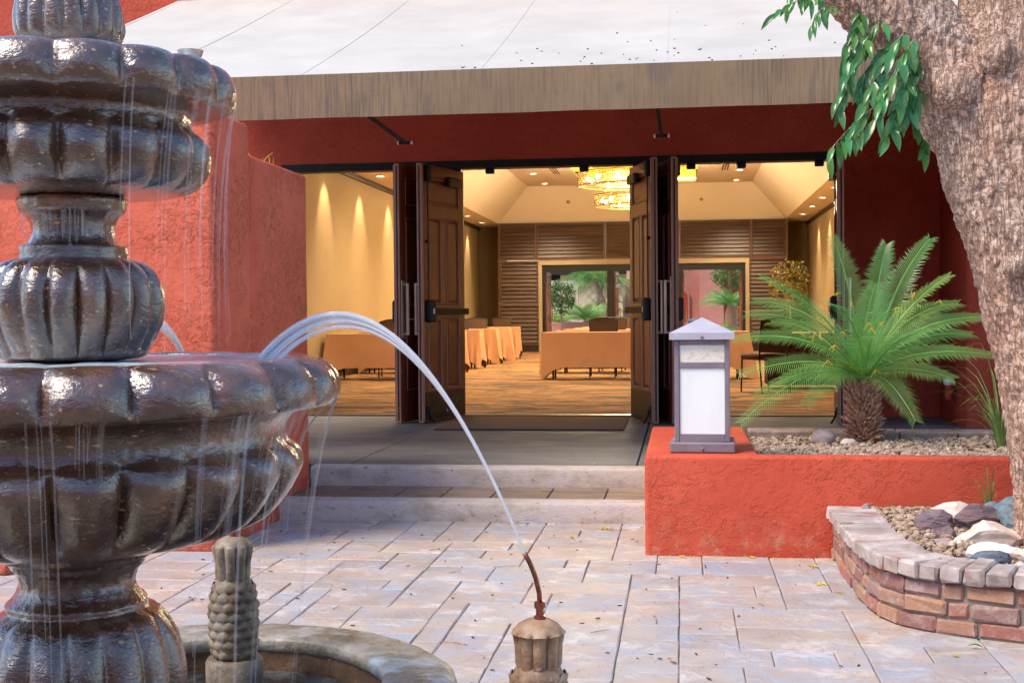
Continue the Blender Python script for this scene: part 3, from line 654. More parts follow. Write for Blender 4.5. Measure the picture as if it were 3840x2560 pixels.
for i in range(5): louvre(bd[i], bd[i+1], 2.77, 3.78, 9)
for x0, x1 in ((-4.95, -3.88), (1.82, 2.79)):
    louvre(x0, x1, 1.56, 2.745, 10); louvre(x0, x1, .44, 1.555, 9)
    MB().box(x0, x1, 34.97, 35.02, LZ, .438).build('plinth', BRONZE, lp)
pw = MB(); pw.box(-3.878, -3.78, 34.95, 35.2, LZ, 2.766); pw.box(1.72, 1.818, 34.95, 35.2, LZ, 2.766); pw.box(-3.78, 1.72, 34.95, 35.2, 2.63, 2.766)
pw.build('door_surround', PLASTER, wb)
ff = MB(); ff.box(-3.779, 1.719, 34.98, 35.15, 2.45, 2.629)
ff.build('far_door_header', BLACK, wb)
for a, b in ((-3.779, -3.70), (-1.99, -1.80), (-.15, .03), (1.64, 1.719)):
    MB().box(a, b, 34.985, 35.14, LZ, 2.449).build('far_door_jamb', BLACK, wb)
MB().box(XL+.02, XL+.03, 33.0, 33.07, 1.15, 1.45).build('wall_switch', BLACK, bpy.data.objects['wall_left'])

# ============================================================ DOORS
def door(hinge, free, inner, label, detail=True, W=.90, group='open panelled door leaves at the entrance', z=LZ+.008, H=2.45):
    d = Vector((free[0]-hinge[0], free[1]-hinge[1], 0)); t = thing('door', label, 'door', (hinge[0], hinge[1], z), math.atan2(d.y, d.x), group)
    T = .026; s = inner
    st, rails = .115, [(0, .30), (.98, 1.12), (1.95, 2.07), (2.33, H)]
    mb = MB(); mb.cbox(0, st, -T, T, 0, H, .003); mb.cbox(W-st, W, -T, T, 0, H, .003)
    for a, b in rails: mb.cbox(st+.0005, W-st-.0005, -T+.001, T-.001, a, b, .003)
    for a, b in ((.30, .98), (1.12, 1.95)): mb.cbox(W/2-.055, W/2+.055, -T+.001, T-.001, a+.0005, b-.0005, .003)
    mb.build('leaf_frame', DOOR, t, False, True)
    pans = [(st, W-st, 2.07, 2.33)]
    for a, b in ((.30, .98), (1.12, 1.95)): pans += [(st, W/2-.055, a, b), (W/2+.055, W-st, a, b)]
    for x0, x1, z0, z1 in pans:
        p = MB()
        p.box(x0+.001, x1-.001, -.009, .009, z0+.001, z1-.001)
        for g in (1, -1):                                         # raised field with sloping margins
            m1, m2 = .022, .05
            q = [(x0+m1, z0+m1), (x1-m1, z0+m1), (x1-m1, z1-m1), (x0+m1, z1-m1)]; r = [(x0+m2, z0+m2), (x1-m2, z0+m2), (x1-m2, z1-m2), (x0+m2, z1-m2)]
            p.add([(a, g*.0092, b) for a, b in q]+[(a, g*.021, b) for a, b in r], [(0, 1, 5, 4), (1, 2, 6, 5), (2, 3, 7, 6), (3, 0, 4, 7), (4, 5, 6, 7)])
        po = p.build('panel', DOOR, t, False, True)
        mo = MB()                                                # copper coloured moulding bead round the panel
        for a, b, c_, d_ in ((x0+.001, x0+.013, z0+.001, z1-.001), (x1-.013, x1-.001, z0+.001, z1-.001), (x0+.014, x1-.014, z0+.001, z0+.013), (x0+.014, x1-.014, z1-.013, z1-.001)):
            mo.cbox(a, b, -T-.005, T+.005, c_, d_, .005)
        mo.build('moulding', DEDGE, po, False, True)
    ed = MB(); ed.cbox(W+.0005, W+.006, -T, T, 0, H, .002); ed.cbox(W-.012, W+.004, s*T, s*T+s*.012, .01, H-.01, .003)
    ed.build('edge_strip', DEDGE, t, False, True)
    MB().cbox(W+.0062, W+.011, -.006, .008, .02, H-.02, .002).build('astragal', BLACK, t, False, True)
    if not detail: return t
    y0 = s*(T+.0005)
    MB().cbox(.02, W-.02, y0, y0+s*.004, .02, .285, .001).build('kick_plate', BRONZE, t, False, True)
    bar = MB().cbox(.0, W-.10, y0+s*.012, y0+s*.055, 1.02, 1.085, .008).build('panic_bar', BLACK, t, False, True)
    hs = MB().cbox(W-.155, W-.045, y0, y0+s*.07, .95, 1.16, .015).build('latch_housing', BLACK, t, False, True)
    MB().cbox(W-.115, W-.085, y0+s*.0702, y0+s*.0715, 1.03, 1.08, .0005).build('label_plate', WHITE, hs, False, True)
    MB().tube([(W-.085, y0+s*.02, 1.15), (W-.085, y0+s*.02, 2.32)], .006, 6).build('vertical_rod', BLACK, t, False, True)
    MB().cbox(W-.105, W-.065, y0, y0+s*.03, 1.70, 1.73, .005).build('rod_guide', BLACK, t, False, True)
    MB().cbox(W-.125, W-.045, y0, y0+s*.045, 2.28, 2.44, .01).build('top_latch', BLACK, t, False, True)
    MB().cbox(.13, .42, y0, y0+s*.06, 2.27, 2.36, .01).build('closer_body', BRONZE, t, False, True)
    fo = MB().tube([(W-.07, y0+s*.02, .12), (W-.08, y0+s*.03, .06), (W-.12, y0+s*.06, .0)], [.012, .01, .012], 6)
    fo.cbox(W-.10, W-.04, y0, y0+s*.02, .08, .16, .004); fo.build('door_holder', BLACK, t, False, True)
    h = MB(); yy = -s*(T+.05); h.tube([(W-.055, yy, .83), (W-.055, yy, 1.32)], .016, 8)
    for z_ in (.84, 1.31): h.tube([(W-.055, yy, z_), (W-.055, -s*T, z_)], .013, 8)
    h.cbox(W-.095, W-.02, -s*T-s*.006, -s*T, .80, 1.35, .003)
    h.build('pull_handle', PULL, t, False, True)
    return t
door((-2.19, 12.735), (-2.445, 11.86), 1, 'mahogany door leaf with panic bar, left of the centre doorway, its inner face toward us')
door((-2.385, 12.735), (-2.665, 11.86), -1, 'mahogany door leaf of the left doorway, mostly behind the centre left leaf')
door((-.475, 12.735), (-.235, 11.86), -1, 'mahogany door leaf with dark panic bar, right of the centre doorway')
door((-.245, 12.735), (-.06, 11.86), 1, 'dark door leaf just left of the right doorway, edge on beside the stone lamp')
door((1.50, 12.735), (1.435, 11.86), -1, 'door leaf at the right end of the entrance, edge on behind the sago palm')
for i, (hx, fx, s, lb) in enumerate(((-3.70, -3.66, 1, 'far garden door leaf at the left jamb'), (-1.99, -2.02, -1, 'far garden door leaf left of the first mullion'), (-1.80, -1.76, 1, 'far garden door leaf right of the first mullion'), (.03, .06, 1, 'far garden door leaf right of the second mullion'), (1.64, 1.62, -1, 'far garden door leaf at the right jamb'))):
    door((hx, 35.17), (fx, 36.05), s, lb, True, .88, 'open far garden door leaves', LZ+.005).scale = (1, 1, .893)

# ============================================================ BALLROOM FURNITURE
rt = random.Random(21)
def table(x0, x1, y, label, clabel, rows=True, W=.50):
    zt = .985; xc, yc = (x0+x1)/2, y+W/2
    t = thing('seminar_table', label, 'table', (xc, yc, LZ), 0, 'seminar tables in rows')
    hx, hy = (x1-x0)/2, W/2
    MB().cbox(-hx, hx, -hy, hy, zt-LZ-.035, zt-LZ-.004, .004).build('tabletop', BRONZE, t, False, True)
    for sx in (-1, 1):
        for sy in (-1, 1):
            MB().tube([(sx*(hx-.16), sy*(hy-.06), 0), (sx*(hx-.16), sy*(hy-.06), zt-LZ-.035)], .016, 6).build('leg', BLACK, t, False, True)
        MB().tube([(sx*(hx-.16), -hy+.06, .32), (sx*(hx-.16), hy-.06, .32)], .01, 6).build('crossbar', BLACK, t, False, True)
    # cloth: flat top, folded edge, hanging skirt whose corners hang lower
    mb = MB(); per = []; n1, n2 = 36, 12; e = .012
    def corner_drop(u, ln): return max(0, 1-min(u, ln-u)/.34)
    for k in range(n1): per.append((-hx-e+(2*hx+2*e)*k/n1, -hy-e, 0, -1, (2*hx)*k/n1, 2*hx))
    for k in range(n2): per.append((hx+e, -hy-e+(2*hy+2*e)*k/n2, 1, 0, (2*hy)*k/n2, 2*hy))
    for k in range(n1): per.append((hx+e-(2*hx+2*e)*k/n1, hy+e, 0, 1, (2*hx)*k/n1, 2*hx))
    for k in range(n2): per.append((-hx-e, hy+e-(2*hy+2*e)*k/n2, -1, 0, (2*hy)*k/n2, 2*hy))
    N = len(per); ph = rt.uniform(0, 6); m_ = 8; top = zt-LZ
    for j in range(m_+1):
        s_ = j/m_
        for k, (x, y_, nx_, ny_, u, ln) in enumerate(per):
            cd_ = corner_drop(u, ln); drop = .55+.20*cd_**2
            edge = 1-.25*s_
            wav = (.010+.045*cd_)*s_*math.sin(u*(7+6*cd_)+ph)+.06*s_*cd_
            isc = (k in (0, n1, n1+n2, 2*n1+n2))
            ax = nx_ if not isc else (nx_+(-1 if k in (0, 2*n1+n2) else 1))*.7; ay = ny_ if not isc else (ny_+(-1 if k in (0, n1) else 1))*.7
            mb.v.append((x+ax*wav, y_+ay*wav, top+.004-(.0 if j == 0 else drop*s_)))
    for j in range(m_):
        for k in range(N):
            k2 = (k+1) % N; mb.f.append((j*N+k, j*N+k2, (j+1)*N+k2, (j+1)*N+k))
    mb.f.append(tuple(range(N)))
    c = mb.build('tablecloth', CLOTH, None, 50); c.location = (xc, yc, LZ)
    tag(c, clabel, 'tablecloth', 'apricot tablecloths on the seminar tables')
ROWS = [20.05, 22.15, 24.15, 26.25, 28.25, 29.95]
for i, y in enumerate(ROWS):
    table(-5.66, -3.83, y, 'cloth covered seminar table in the left column, %s row from the entrance' % ORD[i], 'apricot tablecloth in the left column, %s row from the entrance' % ORD[i])
for i, y in enumerate(ROWS[:5]):
    table(-2.17, -.60, y, 'cloth covered seminar table in the middle column, %s row from the entrance' % ORD[i], 'apricot tablecloth in the middle column, %s row from the entrance' % ORD[i])
table(-.55, 1.03, ROWS[0], 'cloth covered seminar table right of the middle column, behind the stone lamp', 'apricot tablecloth seen right of the stone lamp')

def make_chair():
    t = thing('banquet_chair', '', 'chair', (0, 0, 0), 0, 'brown banquet chairs at the tables')
    MB().cbox(-.22, .22, -.22, .22, .42, .50, .025).build('seat', FABRIC, t, 60, True)
    b = MB(); n = 10
    for sgn in (0, 1):
        base = len(b.v)
        for j in range(n+1):
            for i in range(n+1):
                u, v = i/n-.5, j/n; wd = .40+.06*v; yy = .21+.10*v-.02*math.cos(u*3)+sgn*.035
                zz = .52+.41*v+(.018*math.cos(u*math.pi) if j == n else 0); b.v.append((u*wd, yy, zz))
        for j in range(n):
            for i in range(n):
                q = base+j*(n+1)+i; b.f.append((q, q+1, q+n+2, q+n+1))
    m = (n+1)*(n+1)
    rim = [i for i in range(n+1)]+[j*(n+1)+n for j in range(1, n+1)]+[n*(n+1)+i for i in range(n-1, -1, -1)]+[j*(n+1) for j in range(n-1, 0, -1)]
    for k in range(len(rim)): a, c_ = rim[k], rim[(k+1) % len(rim)]; b.f.append((a, c_, c_+m, a+m))
    b.build('backrest', FABRIC, t, 50, True)
    fr_ = MB().tube([(-.205, .225, .45), (-.215, .25, .62), (-.237, .325, .925), (-.12, .335, .953), (0, .34, .960), (.12, .335, .953), (.237, .325, .925), (.215, .25, .62), (.205, .225, .45)], .012, 6)
    fr_.build('back_frame', BLACK, t, True, True)
    MB().tube([(-.06, .315, .925), (0, .33, .905), (.06, .315, .925)], .009, 6).build('hand_grip', BLACK, t, True, True)
    for sx in (-1, 1):
        MB().tube([(sx*.20, -.20, .43), (sx*.205, -.215, 0)], [.013, .011], 6).build('leg', BLACK, t, False, True)
        MB().tube([(sx*.205, .225, .45), (sx*.21, .29, 0)], [.013, .011], 6).build('leg', BLACK, t, False, True)
    return t
ch0 = make_chair(); used = [False]
def chair(x, y, rz, label):
    o = ch0 if not used[0] else copy_tree(ch0); used[0] = True
    o.location = (x, y, LZ); o.rotation_euler = (0, 0, rz); o['label'] = label
for i, y in enumerate(ROWS[:4]):
    chair(-1.27+.03*i, y+.85, rt.uniform(-.08, .08), 'brown banquet chair at the middle column, %s row from the entrance' % ORD[i])
chair(-4.78, ROWS[0]+.85, .12, 'brown banquet chair in the left doorway behind the first table')
chair(-4.72, ROWS[1]+.95, 0, 'brown banquet chair in the left column, second row from the entrance')
chair(-4.42, ROWS[2]+.9, .15, 'brown banquet chair in the left column, third row from the entrance')
chair(-4.38, ROWS[3]+.9, .1, 'brown banquet chair in the left column, fourth row from the entrance')
chair(-4.40, ROWS[5]+.9, -.1, 'brown banquet chair in the left column, last row by the panelling')
chair(1.05, 16.75, math.pi+.5, 'dark banquet chair before the burgundy skirted table behind the sago palm')

sk = thing('skirted_table', 'table with pleated burgundy skirt behind the sago palm', 'table', (2.1, 17.6, LZ))
MB().cbox(-.95, .95, -.35, .35, .71, .745, .006).build('tabletop', BRONZE, sk, False, True)
mb = MB(); per = []; 
for a, b_, c_, d_ in ((-.955, -.355, .955, -.355), (.955, -.355, .955, .355), (.955, .355, -.955, .355), (-.955, .355, -.955, -.355)):
    ln = math.hypot(c_-a, d_-b_); n = int(ln/.02)
    for k in range(n):
        u = k/n; w_ = .012*math.sin(u*ln*62); nx_, ny_ = (d_-b_)/ln, -(c_-a)/ln; per.append((a+(c_-a)*u+nx_*w_, b_+(d_-b_)*u+ny_*w_))
N = len(per)
for z_ in (.06, .735): mb.v += [(x, y, z_) for x, y in per]
for k in range(N): mb.f.append((k, (k+1) % N, N+(k+1) % N, N+k))
mb.build('skirt', MAROON, sk, True, True)
MB().cbox(-.97, .97, -.37, .37, .746, .755, .004).build('cloth_top', CLOTH, sk, False, True)

def leaf_cloud(n, center, rad, size, rnd, shape=None, flat=.5):
    mb = MB()
    for i in range(n):
        while True:
            p = Vector((rnd.uniform(-1, 1), rnd.uniform(-1, 1), rnd.uniform(-1, 1)))
            if p.length < 1 and p.length > rnd.random()*.8: break
        nz = noise.noise(Vector((p.x*2.1+center[0], p.y*2.1, p.z*2.1)))
        if nz < -.12: continue
        c_ = Vector(center)+Vector((p.x*rad[0], p.y*rad[1], p.z*rad[2]))
        a = Vector((rnd.uniform(-1, 1), rnd.uniform(-1, 1), rnd.uniform(-1, .4))).normalized(); b = a.cross(Vector((rnd.uniform(-1, 1), rnd.uniform(-1, 1), 1))).normalized()
        s = size*rnd.uniform(.6, 1.2); n_ = a.cross(b)*s*.12
        mb.add([c_, c_+a*s*.5+b*s*.24+n_, c_+a*s, c_+a*s*.5-b*s*.24+n_], [(0, 1, 2), (0, 2, 3)])
    return mb
rf = random.Random(31)
fi = thing('potted_ficus', 'bushy golden lit ficus in a dark pot near the right wall', 'potted plant', (2.5, 30.3, LZ))
MB().lathe([(.17, 0), (.24, .38), (.26, .40), (.22, .40), (.2, .34)], 18).build('pot', BRONZE, fi, 40, True)
MB().tube([(0, 0, .3), (.02, 0, .8), (-.01, 0, 1.4)], [.03, .025, .015], 6).build('trunk', BARK, fi, True, True)
leaf_cloud(1100, (2.5, 30.3, 1.95), (.5, .42, .58), .11, rf).build('crown', LEAFG, fi)

# ============================================================ FAR GARDEN beyond the ballroom
tag(MB().box(-14, 14, 35.2, 62, -.1, .20).build('garden_ground', PAVER), kind='structure')
ya = thing('cream_building', 'cream and yellow building beyond the garden breeze block screen', 'building', (-5, 47, .2))
MB().box(-12, -.9, 47, 52, .2, 1.9).box(-12, -.9, 47, 52, 2.75, 6.5).box(-4.4, -.9, 47, 52, 1.9, 2.75).build('wall', CREAM, ya)
MB().box(-12, -4.4, 47.6, 47.7, 1.9, 2.75).build('window', BLACK, ya)
MB().box(-12, -.9, 46.6, 47, 2.72, 2.86).build('eave', BRONZE, ya)
pl = thing('garden_planter', 'low pink garden planter wall seen through the far left doorway', 'planter', (-3.4, 41, .2))
bevelled(MB().box(-7, -1.9, 41, 41.3, .2, 1.02), 'wall', PINK, .03, 2, pl)
bw = thing('breeze_block_screen', 'cream breeze block garden screen of scalloped openings', 'screen wall', (-3.6, 43.4, .2))
FR = pm('cream_block', [(.3, (.56, .50, .40)), (.7, (.66, .60, .50))], 8, bump=.2)
mb = MB(); mb.box(-5.8, -1.75, 43.3, 43.5, .2, .95); mb.box(-5.8, -1.75, 43.3, 43.5, 2.22, 2.42); mb.box(-3.62, -3.45, 43.29, 43.51, .95, 2.22); mb.box(-1.95, -1.75, 43.29, 43.51, .95, 2.22)
mb.build('frame', FR, bw)
sc_me = None
mb = MB(); rr = .15; seg = 10; vs_ = []
for k in range(seg+1):
    q = math.pi*k/seg
    for r_ in (rr, rr-.045):
        for yy in (-.07, .07): vs_.append((r_*math.cos(q), yy, r_*math.sin(q)))
fs_ = []
for k in range(seg):
    b_ = k*4; fs_ += [(b_, b_+4, b_+5, b_+1), (b_+2, b_+3, b_+7, b_+6), (b_, b_+2, b_+6, b_+4), (b_+1, b_+5, b_+7, b_+3)]
mb.add(vs_, fs_); sc_me = mb.mesh('scallop_block')
for r_ in range(9):
    for k in range(14):
        x = -5.65+k*.30+(.15 if r_ % 2 else 0); z = .96+r_*.15
        if x > -1.98 or abs(x+3.535) < .16: continue
        link_mesh('scallop_block', sc_me, FR, bw, Vector((x, 43.4, z))-wloc(bw))

def frond_mesh(P0, P1, P2, nleaf, ll, wid, rnd, droop=.15, vee=.5, roll=0):
    """cycad or palm frond: rachis on a quadratic bezier, paired leaflets"""
    P0, P1, P2 = Vector(P0), Vector(P1), Vector(P2); mb = MB()
    def B(t): return P0*(1-t)**2+P1*2*t*(1-t)+P2*t*t
    def D(t): return ((P1-P0)*(1-t)+(P2-P1)*t).normalized()
    L_ = (P1-P0).length+(P2-P1).length
    mb.tube([B(t/8) for t in range(9)], [L_*.0085*(1-.8*t/8) for t in range(9)], 4, False)
    up0 = Vector((0, 0, 1))
    for i in range(nleaf):
        t = .10+.90*(i+.5)/nleaf
        p, d = B(t), D(t); sd_ = d.cross(up0)
        if sd_.length < .15: sd_ = d.cross(Vector((rnd.random()-.5, 1, 0)))
        sd_.normalize(); up = sd_.cross(d).normalized()
        if roll: ph_ = roll*sd_.y; sd_, up = sd_*math.cos(ph_)+up*math.sin(ph_), up*math.cos(ph_)-sd_*math.sin(ph_)
        ln = ll*(.45+.55*math.sin(math.pi*min(1, t*1.02)**.75))*rnd.uniform(.9, 1.08)
        fw = .35+.75*t
        for g in (-1, 1):
            a = (sd_*g+d*fw+up*vee*(1-.5*t)).normalized()
            wv = d*wid
            q1 = p+a*ln*.55; q2 = p+a*ln-Vector((0, 0, droop*ln*rnd.uniform(.3, 1.3)))
            mb.add([p-wv*.6, p+wv*.6, q1+wv*.8, q1-wv*.8, q2], [(0, 1, 2, 3), (3, 2, 4)])
    return mb
def sago(name, label, loc, trunk_h, trunk_r, fl, n, rnd, group, mat=SAGO, ll=.11, stiff=1):
    t = thing(name, label, 'palm', loc, 0, group)
    MB().lathe([(trunk_r*.9, 0), (trunk_r*1.05, trunk_h*.35), (trunk_r, trunk_h*.8), (trunk_r*.5, trunk_h)], 12).build('trunk', SCALE, t, True, True)
    for i in range(n):
        q = 2.4*i; el = R_(12+62*(i/n)**1.0)*stiff; f_ = fl*rnd.uniform(.85, 1.1); o_ = Vector((math.cos(q), math.sin(q), 0))
        P0 = Vector((0, 0, trunk_h*.95))+o_*trunk_r*.3
        P1 = P0+o_*f_*.5*math.cos(el)+Vector((0, 0, f_*.5*math.sin(el)+.05)); P2 = P0+o_*f_*(.55+.42*math.cos(el))+Vector((0, 0, f_*(math.sin(el)*.8-.22)))
        frond_mesh(P0, P1, P2, 34, ll, .010, rnd, .2, .3, R_(35)).build('frond', mat, t, False, True)
    return t
rs = random.Random(9)
sago('sago_palm', 'small green sago palm in the pink planter, through the far left doorway', (-3.05, 41.6, .95), .12, .12, 1.15, 26, rs, 'sago palms in the far garden', SAGO, .2)
sago('sago_palm', 'sago palm partly cut by the left jamb of the far doorway', (-4.15, 41.9, .85), .1, .1, .9, 18, rs, 'sago palms in the far garden', SAGOY, .18)
sago('sago_palm', 'tall trunked sago palm through the far right doorway', (1.55, 40.6, .2), 1.35, .2, 1.0, 30, rs, 'sago palms in the far garden', SAGO, .18)
sago('sago_palm', 'low sago palm at the foot of the tall trunked one', (.95, 40.0, .2), .25, .14, 1.0, 20, rs, 'sago palms in the far garden', SAGO, .18)
def feather_palm(loc, lean, h, r, label):
    t = thing('feather_palm', label, 'palm', loc, 0, 'feather palms in the far garden')
    pts = [Vector((lean*(k/8)**1.6, 0, h*k/8)) for k in range(9)]
    MB().tube(pts, [r*(1.2-.45*k/8)*(1+.06*(k % 2)) for k in range(9)], 10).build('trunk', BARK, t, True, True)
    for i in range(15):
        q = 2.4*i; o_ = Vector((math.cos(q), math.sin(q), 0)); P0 = pts[-1]; f_ = rs.uniform(.9, 1.3)
        frond_mesh(P0, P0+o_*f_*.45+Vector((0, 0, .5)), P0+o_*f_+Vector((0, 0, rs.uniform(-.5, .15))), 30, .30, .010, rs, .8, .1).build('frond', LEAF2, t, False, True)
feather_palm((-2.25, 42.4, .2), -.62, 2.25, .11, 'leaning feather palm with tan trunk right of the scalloped screen')
feather_palm((-2.95, 42.7, .2), .35, 2.05, .085, 'slender feather palm with grey trunk before the scalloped screen')
def garden_tree(name, label, loc, h, tr, crown, n, size, mat, tilt=0, group=None):
    t = thing(name, label, 'tree', loc, 0, group)
    pts = [Vector((tilt*k/6, .0, h*k/6)) for k in range(7)]
    MB().tube(pts, [tr*(1-.35*k/6) for k in range(7)], 10).build('trunk', BARK, t, True, True)
    for k in range(3):
        q = 2.1*k+.6; MB().tube([pts[-2], pts[-1]+Vector((math.cos(q)*crown[1][0]*.5, math.sin(q)*crown[1][1]*.5, crown[1][2]*.6))], [tr*.5, tr*.2], 6).build('limb', BARK, t, False, True)
    c_, r_ = crown
    leaf_cloud(n, c_, r_, size, rf).build('crown', mat, t)
    return t
garden_tree('clipped_tree', 'small round crowned tree at the left of the far left doorway', (-3.78, 40.6, .2), 1.5, .04, ((-3.8, 40.6, 1.85), (.48, .45, .58)), 2600, .10, LEAF2)
garden_tree('garden_tree', 'thick pale trunked tree behind the middle far doorway', (-1.75, 43.2, .2), 4.0, .27, ((-1.7, 43.6, 4.9), (1.4, 1.2, .8)), 900, .16, LEAF2, .25)
def shrub(loc, r_, n, size, label, mat=LEAF2):
    t = thing('shrub', label, 'shrub', loc, 0, 'shrubs in the far garden')
    MB().tube([(0, 0, 0), (0, 0, r_[2]*.8)], [.03, .015], 5).build('stem', BARK, t, False, True)
    leaf_cloud(n, (loc[0], loc[1], loc[2]+r_[2]*.9), r_, size, rf).build('foliage', mat, t)
shrub((-2.35, 43.0, .2), (.45, .3, .75), 900, .09, 'green shrub between the two feather palms')
shrub((-1.5, 42.6, .2), (.9, .4, .5), 1100, .08, 'low green shrub at the foot of the thick pale trunk')
shrub((1.9, 43.2, .2), (.5, .5, .8), 900, .09, 'blue green shrub behind the tall trunked sago palm', LEAF)
shrub((.2, 39.4, .2), (.35, .3, .35), 500, .07, 'low shrub left of the small garden lamp')
rb = thing('pink_building', 'pinkish red garden building with arched niche, through the far right doorway', 'building', (.4, 44, .2))
mb = MB(); mb.box(-.45, .62, 44.0, 45, .2, 6); mb.box(.62, 1.42, 43.6, 45, .2, 6)
mb.build('wall', PINK, rb)
MB().box(1.42, 6, 45.6, 46, .2, 6).build('wall', REDD, rb)
ar = MB(); ap = []
for k in range(13): q = math.pi*k/12; ap.append((.06+.22*math.cos(q), 1.9+.22*math.sin(q)))
ap += [(-.16, .95), (.28, .95)]
ar.prism(ap, 43.90, 43.999, 'y'); ar.build('arch_surround', PINK, rb)
MB().prism([(p*.72+.0168, (q-1.45)*.86+1.45) for p, q in ap], 43.885, 43.899, 'y').build('niche', REDD, rb)
MB().cbox(-.24, .36, 43.84, 43.995, .88, .96, .01).build('sill', PINK, rb)
garden_tree('garden_tree', 'leafy tree spreading over the red wall, top of the far right doorway', (1.75, 42.2, .2), 2.3, .06, ((1.55, 42.0, 2.62), (.62, .5, .62)), 2200, .11, LEAF2, -.2)
garden_tree('garden_tree', 'thin branched tree whose leaves hang into the far right doorway', (-.9, 40.4, .2), 2.6, .035, ((-.2, 40.4, 2.6), (.5, .4, .35)), 420, .085, LEAF2, .3)

# ============================================================ FOUNTAIN
CX, CY = -1.363, 2.743
S_ = 2.9/2940
def zf(y): return 1.27-(y-731.7)*S_
# quatrefoil pool: four petals, each a curved coping over a low wall
PR, RI, RO_ = .69, .525, .74; CZ_ = .23; WZ = .135
pool = thing('fountain_pool', 'grey green stone quatrefoil fountain pool with rounded coping', 'pool', (CX, CY, 0))
for k in range(4):
    a = k*math.pi/2; cx_, cy_ = CX+PR*math.cos(a), CY+PR*math.sin(a); half = R_(118); n = 40
    dz = (0, .012, -.006, -.01)[k]+(-.03 if k == 0 else 0)
    mb = MB(); rings = [(RI+.02, CZ_-.055), (RI+.002, CZ_-.04), (RI, CZ_-.012), (RI+.008, CZ_-.002), (RI+.05, CZ_+.002), (RO_-.03, CZ_-.002), (RO_-.008, CZ_-.010), (RO_, CZ_-.035), (RO_-.012, CZ_-.07), (RO_-.03, 0)]
    base = 0
    for i in range(n+1):
        q = a-half+2*half*i/n
        for r_, z_ in rings:
            w_ = .009*noise.noise(Vector((q*4, r_*7, k)))
            mb.v.append((cx_+(r_+w_)*math.cos(q), cy_+(r_+w_)*math.sin(q), (z_+dz if z_ > .05 else z_)+.006*noise.noise(Vector((q*6, r_*12, k+5)))))
    m = len(rings)
    for i in range(n):
        for j in range(m-1): b_ = i*m+j; mb.f.append((b_, b_+m, b_+m+1, b_+1))
    mb.f.append(tuple(range(m))); mb.f.append(tuple(n*m+j for j in range(m)))
    mb.build('coping', COPING, pool, 50)
    iw = MB(); iw.v = [(cx_+(RI+.012)*math.cos(q), cy_+(RI+.012)*math.sin(q), z_) for z_ in (.0, CZ_-.03+dz) for q in [a-R_(96)+R_(192)*i/n for i in range(n+1)]]
    iw.f = [(i, i+1, n+2+i, n+1+i) for i in range(n)]; iw.build('pool_wall', POOLWALL, pool, True)
MB().lathe([(0, .01), (1.3, .01)], 40, (CX, CY, 0), cap=False).build('pool_floor', POOLWALL, pool)
pts = []
for k in range(4):
    a = k*math.pi/2
    for i in range(25): q = a+R_(-88+176*i/24); pts.append((CX+PR*math.cos(a)+(RI+.004)*math.cos(q), CY+PR*math.sin(a)+(RI+.004)*math.sin(q)))
mb = MB(); mb.v = [(x, y, WZ) for x, y in pts]+[(CX, CY, WZ)]; mb.f = [(i, (i+1) % len(pts), len(pts)) for i in range(len(pts))]
tag(mb.build('pool_water', POOLW), kind='structure')

fo = thing('tiered_fountain', 'dark wet carved stone fountain of two scalloped tiers in the foreground', 'fountain', (CX, CY, 0))
def prof(pts_, sub=4):                                            # smooth (r px, y px) profile -> (r m, z m), catmull-rom
    out = []; P = [Vector((a*S_, zf(b))) for a, b in pts_]
    for i in range(len(P)-1):
        p0, p1, p2, p3 = P[max(i-1, 0)], P[i], P[i+1], P[min(i+2, len(P)-1)]
        for k in range(sub):
            t = k/sub; out.append(.5*((2*p1)+(p2-p0)*t+(2*p0-5*p1+4*p2-p3)*t*t+(3*p1-p0-3*p2+p3)*t**3))
    out.append(P[-1]); return [(max(0, v.x), v.y) for v in out]
def lobed(pr, n, amp, zlo, zhi, seg, name, sharp=.5, phase=0, dip=0, zd=9):
    """lathe whose radius swells into n rounded lobes between two heights (amp fades at the ends)"""
    def mod(i, q, r):
        z = pr[i][1]; f = 0
        for lo, hi, a_ in zip(zlo, zhi, amp):
            if lo < z < hi: f += a_*math.sin(math.pi*(z-lo)/(hi-lo))**.6
        dz_ = 0
        if f:
            u = abs(math.sin((q*n+phase)/2))                      # 0 at the groove, 1 on the crest
            rr = r*(1-f)+r*f*(u**sharp); dz_ = -dip*f*(1-u**sharp) if z > zd else 0
        else: rr = r
        w_ = noise.noise(Vector((math.cos(q)*4, math.sin(q)*4, z*9)))*.004+noise.noise(Vector((math.cos(q)*r*60, math.sin(q)*r*60, z*60)))*.0016
        return rr+w_, dz_
    o = MB().lathe(pr, seg, (CX, CY, 0), mod).build(name, STONE, fo, 70)
    return o
Zs = lambda *a: [zf(v) for v in a]
# finial and dome above the upper bowl
pr = prof([(0, -190), (26, -170), (34, -140), (20, -112), (30, -100), (60, -85), (96, -40), (116, 10), (122, 50), (118, 85), (100, 110), (60, 118)], 4)[::-1]
lobed(pr, 16, [.16], Zs(112), Zs(-95), 256, 'finial_dome', .55, 1.0)
# upper bowl
pr = prof([(95, 454), (180, 452), (258, 442), (300, 412), (318, 370), (308, 330), (276, 304), (266, 288), (270, 270), (300, 260), (346, 254), (368, 240), (376, 212), (366, 182), (350, 164), (332, 158), (318, 164), (300, 190), (200, 205), (60, 208)], 5)
lobed(pr, 16, [.18, .105], Zs(452, 258), Zs(296, 150), 384, 'upper_bowl', .45, .4, .14, zf(200))
# neck
pr = prof([(60, 604), (116, 602), (119, 585), (117, 568), (104, 564), (96, 556), (90, 540), (92, 515), (100, 500), (112, 490), (117, 480), (118, 458), (80, 446)], 4)
lobed(pr, 8, [0], [0], [0], 96, 'neck')
